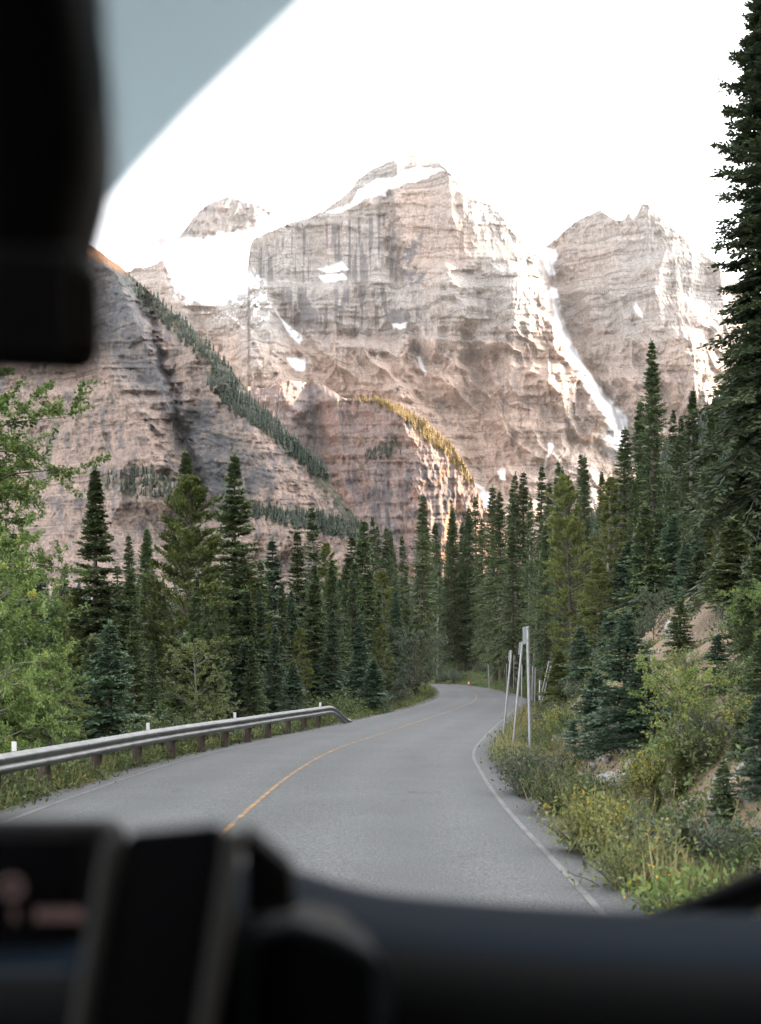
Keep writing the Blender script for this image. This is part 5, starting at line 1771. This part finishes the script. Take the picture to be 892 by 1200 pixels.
V = np.array([[(x, d, z + dz) for d, dz in prof] for x, z in zip(xs, zt)]).reshape(-1, 3)
dash = link('dashboard', mesh_np('dashboard', V, grid_faces(len(xs), len(prof)), [M['dash'], M['dash_face_shaded']], True, None,
            np.tile((np.arange(len(prof) - 1) >= 8).astype(int), len(xs) - 1)), van)
# cubby in the hump: raised rim, closed black face in place of its dark inside
rim = [(286, 1230), (287, 1160), (294, 1112), (312, 1090), (345, 1086), (395, 1100), (432, 1118), (447, 1140), (449, 1180), (446, 1230)]
mb = MB()
mb.tube([PT(a_, b_, 0.79) for a_, b_ in rim], 0.0055, 10)
mb.build('cubby_rim', M['satin_trim'], dash, smooth=True)
rc = [PT(a_, b_, 0.797) for a_, b_ in rim]
mb = MB()
n_ = len(rc)
mb.add([tuple(p) for p in rc] + [(p.x, p.y + 0.10, p.z) for p in rc], [tuple(range(n_))] + [(i, (i + 1) % n_, n_ + (i + 1) % n_, n_ + i) for i in range(n_)])
mb.build('cubby', M['black_trim'], dash)
# display unit with small lit characters
mb = MB()
mb.box((-0.52, 0.945, 1.806), (0.628, 0.07, 0.114), Matrix.Rotation(math.radians(-6), 3, 'X'))
scr = mb.build('display', M['black_trim'], van, 0.016, seg=4)
mb = MB()
mb.box((-0.53, 0.9085, 1.806), (0.59, 0.004, 0.094), Matrix.Rotation(math.radians(-6), 3, 'X'))
pane = mb.build('screen_pane', M['screen'], scr, 0.001)
m, nt, nd, lk, b = new_mat('lit_glyphs')
b.inputs['Base Color'].default_value = (0.02, 0.015, 0.015, 1)
b.inputs['Emission Color'].default_value = (1.0, 0.62, 0.58, 1)
b.inputs['Emission Strength'].default_value = 0.007
M['glyph'] = m
def on_pane(px, py):
    d = 0.9050 + (HOR - py + 225) / F * 0.9 * 0.105
    return PT(px, py, d)
mb = MB()
c0 = on_pane(14, 1040)
for k in range(14):
    a0, a1 = k / 14 * 2 * math.pi, (k + 1) / 14 * 2 * math.pi
    mb.tube([c0 + Vector((math.cos(a0), 0, math.sin(a0))) * 0.0075, c0 + Vector((math.cos(a1), 0, math.sin(a1))) * 0.0075], 0.0022, 6)
for px_, w_ in ((17, 0.004), (47, 0.009), (60, 0.006), (70, 0.007), (81, 0.007), (92, 0.008)):
    c1 = on_pane(px_, 1072)
    mb.box(c1, (w_ * 0.8, 0.002, 0.010))
g_o = mb.build('lettering', M['glyph'], scr)
g_o['kind'] = 'stuff'
mb = MB()
mb.box((-0.50, 0.868, 1.757), (0.60, 0.05, 0.016), Matrix.Rotation(math.radians(-12), 3, 'X'))
mb.build('trim_bar', M['satin_trim'], van, 0.007, seg=3)

# rear-view mirror: tall sensor housing on the glass, mirror head below it
mir = MB()
def loft(mb, secs, n=20):
    """rounded-rectangle sections (centre, half width, half depth, z)"""
    V, Fs = [], []
    for (cx_, cy_, z, hw, hd) in secs:
        for k in range(n):
            an = 2 * math.pi * (k + 0.5) / n
            c, s = math.cos(an), math.sin(an)
            V.append((cx_ + hw * math.copysign(abs(c) ** 0.45, c), cy_ + hd * math.copysign(abs(s) ** 0.45, s), z))
    for i in range(len(secs) - 1):
        for k in range(n):
            Fs.append((i * n + k, i * n + (k + 1) % n, (i + 1) * n + (k + 1) % n, (i + 1) * n + k))
    Fs.append(tuple(range(n - 1, -1, -1)))
    Fs.append(tuple((len(secs) - 1) * n + k for k in range(n)))
    mb.add(V, Fs)
dm = 0.62
def xz(px, py):
    p = PT(px, py, dm)
    return p.x, p.z
secs = []
for py, pr in ((318, 96), (296, 104), (262, 114), (225, 124), (180, 129), (120, 126), (60, 121), (-20, 114), (-120, 100)):
    x1, z1 = xz(pr, py)
    x0, _ = xz(-110, py)
    secs.append(((x0 + x1) / 2, dm, z1, (x1 - x0) / 2, 0.035))
loft(mir, secs)
mh = mir.build('mirror_stem', M['black_trim'], van, smooth=True)
mb = MB()
x1, zb = xz(141, 450)
_, zt_ = xz(123, 312)
x0, _ = xz(-420, 400)
R_ = Matrix.Rotation(math.radians(2.5), 3, 'Y') @ Matrix.Rotation(math.radians(14), 3, 'X')
mb.box(((x0 + x1) / 2, dm - 0.035, (zb + zt_) / 2), (x1 - x0, 0.030, zt_ - zb), R_)
head = mb.build('mirror_head', M['black_trim'], mh, 0.018, seg=6)
mb = MB()
mb.box(((x0 + x1) / 2, dm - 0.052, (zb + zt_) / 2 - 0.002), (x1 - x0 - 0.022, 0.004, zt_ - zb - 0.014), R_)
m, nt, nd, lk, b = new_mat('mirror_glass')
b.inputs['Base Color'].default_value = (0.02, 0.02, 0.022, 1)
b.inputs['Roughness'].default_value = 0.25
M['mirror'] = m
mb.build('mirror_glass', M['mirror'], head, 0.002)

# windscreen, and the dotted blue sunshade print across its upper corner
def on_glass(px, py, off=0.0):
    k = (HOR - py) / F
    d = (2.5 + 1.154 * 0.55 - EYE) / (k + 1.154) - off
    return PT(px, py, d)
m, nt, nd, lk, b = new_mat('windscreen_glass')
nd.remove(b)
t_ = nd.new('ShaderNodeBsdfTransparent')
t_.inputs[0].default_value = (0.985, 0.99, 0.99, 1)
lk.new(t_.outputs[0], nd['Material Output'].inputs[0])
M['glass'] = m
gx0, gx1 = -1.38, 0.64
V = []
for d in (0.56, 1.16):
    z = 2.5 - 1.154 * (d - 0.55)
    V += [(gx0, d, z), (gx1, d, z)]
link('windscreen', mesh_np('windscreen', np.array(V), np.array([[0, 1, 3, 2]]), [M['glass']]), van)
m, nt, nd, lk, b = new_mat('dotted_sunshade')
tc = nd.new('ShaderNodeTexCoord')
sp = nd.new('ShaderNodeSeparateXYZ')
lk.new(tc.outputs['Object'], sp.inputs[0])
def tooth(s, period):
    q_ = math_n(nt, 'FRACT', math_n(nt, 'MULTIPLY', s, 1.0 / period))
    return math_n(nt, 'ABSOLUTE', math_n(nt, 'SUBTRACT', q_, 0.5))
u_ = tooth(sp.outputs[0], 0.0026)
v_ = tooth(sp.outputs[2], 0.0020)
rr = math_n(nt, 'MAXIMUM', u_, v_)
hole = math_n(nt, 'GREATER_THAN', rr, 0.41)
tr = nd.new('ShaderNodeBsdfTransparent')
tr.inputs[0].default_value = (0.38, 0.475, 0.50, 1)
df = nd.new('ShaderNodeBsdfDiffuse')
df.inputs[0].default_value = (0.06, 0.085, 0.10, 1)
mx = nd.new('ShaderNodeMixShader')
lk.new(hole, mx.inputs[0])
lk.new(df.outputs[0], mx.inputs[1])
lk.new(tr.outputs[0], mx.inputs[2])
lk.new(mx.outputs[0], nd['Material Output'].inputs[0])
M['sunshade'] = m
pg = [(-260, 330), (-260, -130), (520, -130), (420, -50), (362, -2), (300, 58), (232, 124), (170, 190), (112, 258), (70, 312)]
pts3 = [on_glass(a_, b_, 0.004) for a_, b_ in pg]
mb = MB()
mb.add([tuple(p) for p in pts3], [tuple(range(len(pts3)))])
mb.build('sunshade_print', M['sunshade'], van)

# wiper parked at the foot of the glass
mb = MB()
wp = [PT(765, 1071, 1.20), PT(815, 1060, 1.19), PT(862, 1042, 1.18), PT(960, 1004, 1.16), PT(1080, 978, 1.15), PT(1140, 990, 1.15), PT(1165, 1060, 1.16), PT(1170, 1160, 1.18)]
mb.tube(wp, [0.004, 0.008, 0.011, 0.013, 0.013, 0.013, 0.014, 0.016], 10)
wip = mb.build('wiper', M['black_trim'], van, smooth=True)
mb = MB()
mb.tube([p + Vector((0, 0.005, -0.020)) for p in wp[:5]], [0.004, 0.008, 0.012, 0.012, 0.012], 6)
mb.build('wiper_blade', M['black_trim'], wip, smooth=True)

# phone in its holder
def slab(mb, tl, tr, bl, thick, r, seg=6, back=0.0, inset=0.0):
    u = tr - tl
    v = bl - tl
    W, Hh = u.length, v.length
    u = u / W
    v = v / Hh
    nrm = u.cross(v).normalized()            # away from the viewer
    pts = []
    for (cx_, cy_, a0) in ((W - r, r, -90), (W - r, Hh - r, 0), (r, Hh - r, 90), (r, r, 180)):
        for k in range(seg + 1):
            an = math.radians(a0 + 90 * k / seg)
            pts.append((cx_ + r * math.cos(an), cy_ + r * math.sin(an)))
    n = len(pts)
    f_ = [tl + u * a_ + v * b_ + nrm * back for a_, b_ in pts]
    b2_ = [p + nrm * thick for p in f_]
    mb.add([tuple(p) for p in f_ + b2_], [tuple(range(n - 1, -1, -1)), tuple(range(n, 2 * n))] + [(i, (i + 1) % n, n + (i + 1) % n, n + i) for i in range(n)])
tl, tr_, bl = PT(147, 974, 0.800), PT(265, 963, 0.796), PT(104, 1228, 0.772)
tl_, brv = tl, (bl - tl).normalized()
bl = tl + brv * 0.150
ph = thing('mobile_phone', 'dark switched-off phone standing upright in the dashboard holder', 'phone', bl)
def rel(p):
    return p - bl
mb = MB()
slab(mb, rel(tl), rel(tr_), rel(bl), 0.009, 0.008)
mb.build('phone_case', M['case'], ph, 0.002)
uu_ = (tr_ - tl).normalized()
mb = MB()
slab(mb, rel(tl + uu_ * 0.0022 + brv * 0.0022), rel(tr_ - uu_ * 0.0022 + brv * 0.0022), rel(bl + uu_ * 0.0022 - brv * 0.0022), 0.002, 0.007, back=-0.001)
mb.build('phone_screen', M['screen'], ph)
hd = thing('phone_holder', 'grey clamp holder gripping the phone on the dashboard', 'phone holder', bl)
nrm = uu_.cross(brv).normalized()
def arm(p0, p1, w, name):
    mb = MB()
    a_ = rel(p0)
    b_ = rel(p1)
    v = (b_ - a_)
    L_ = v.length
    c_ = (a_ + b_) / 2
    R_ = Matrix((uu_, nrm, v.normalized())).transposed()
    mb.box(c_ + nrm * 0.004, (w, 0.024, L_), R_)
    mb.build(name, M['case'], hd, 0.004, seg=3)
arm(tl - uu_ * 0.0075 + brv * 0.004, bl - uu_ * 0.0075, 0.0115, 'clamp_arm')
arm(tr_ + uu_ * 0.0070 + brv * 0.006, bl + uu_ * (tr_ - tl).length + uu_ * 0.0070, 0.0105, 'clamp_arm')
mb = MB()
slab(mb, rel(tl - uu_ * 0.004 + brv * 0.02), rel(tr_ + uu_ * 0.004 + brv * 0.02), rel(bl - uu_ * 0.004), 0.010, 0.006, back=0.011)
mb.build('back_plate', M['black_trim'], hd, 0.002)
mb = MB()
cpt = rel(tr_ + uu_ * 0.012 + brv * 0.018)
mb.add([tuple(cpt + v) for v in (Vector((0, 0.02, 0.012)), Vector((0.032, 0.03, -0.018)), Vector((0.034, 0.03, -0.05)), Vector((0, 0.02, -0.05)),
                                 Vector((0, 0.05, 0.012)), Vector((0.032, 0.06, -0.018)), Vector((0.034, 0.06, -0.05)), Vector((0, 0.05, -0.05)))],
       [(0, 3, 2, 1), (4, 5, 6, 7), (0, 1, 5, 4), (1, 2, 6, 5), (2, 3, 7, 6), (3, 0, 4, 7)])
mb.build('release_lever', M['black_trim'], hd, 0.004)
mb = MB()
cc = rel((tl + tr_) / 2 + brv * 0.06)
mb.tube([cc + nrm * 0.018, cc + nrm * 0.05 + Vector((0, 0, -0.02)), cc + nrm * 0.08 + Vector((0, 0, -0.10))], 0.012, 12)
mb.build('stem', M['black_trim'], hd, smooth=True)

# ------------------------------------------------------------------ the air of the valley
mb = MB()
mb.box((0, 2750, 1285), (10100, 8600, 2630))
m, nt, nd, lk, b = new_mat('valley_haze')
nd.remove(b)
pv = nd.new('ShaderNodeVolumePrincipled')
pv.inputs['Color'].default_value = (0.93, 0.93, 0.94, 1)
pv.inputs['Density'].default_value = 0.000017
pv.inputs['Anisotropy'].default_value = 0.25
lk.new(pv.outputs[0], nd['Material Output'].inputs['Volume'])
tag(mb.build('haze', m), 'pale haze filling the mountain valley', 'haze', kind='stuff')
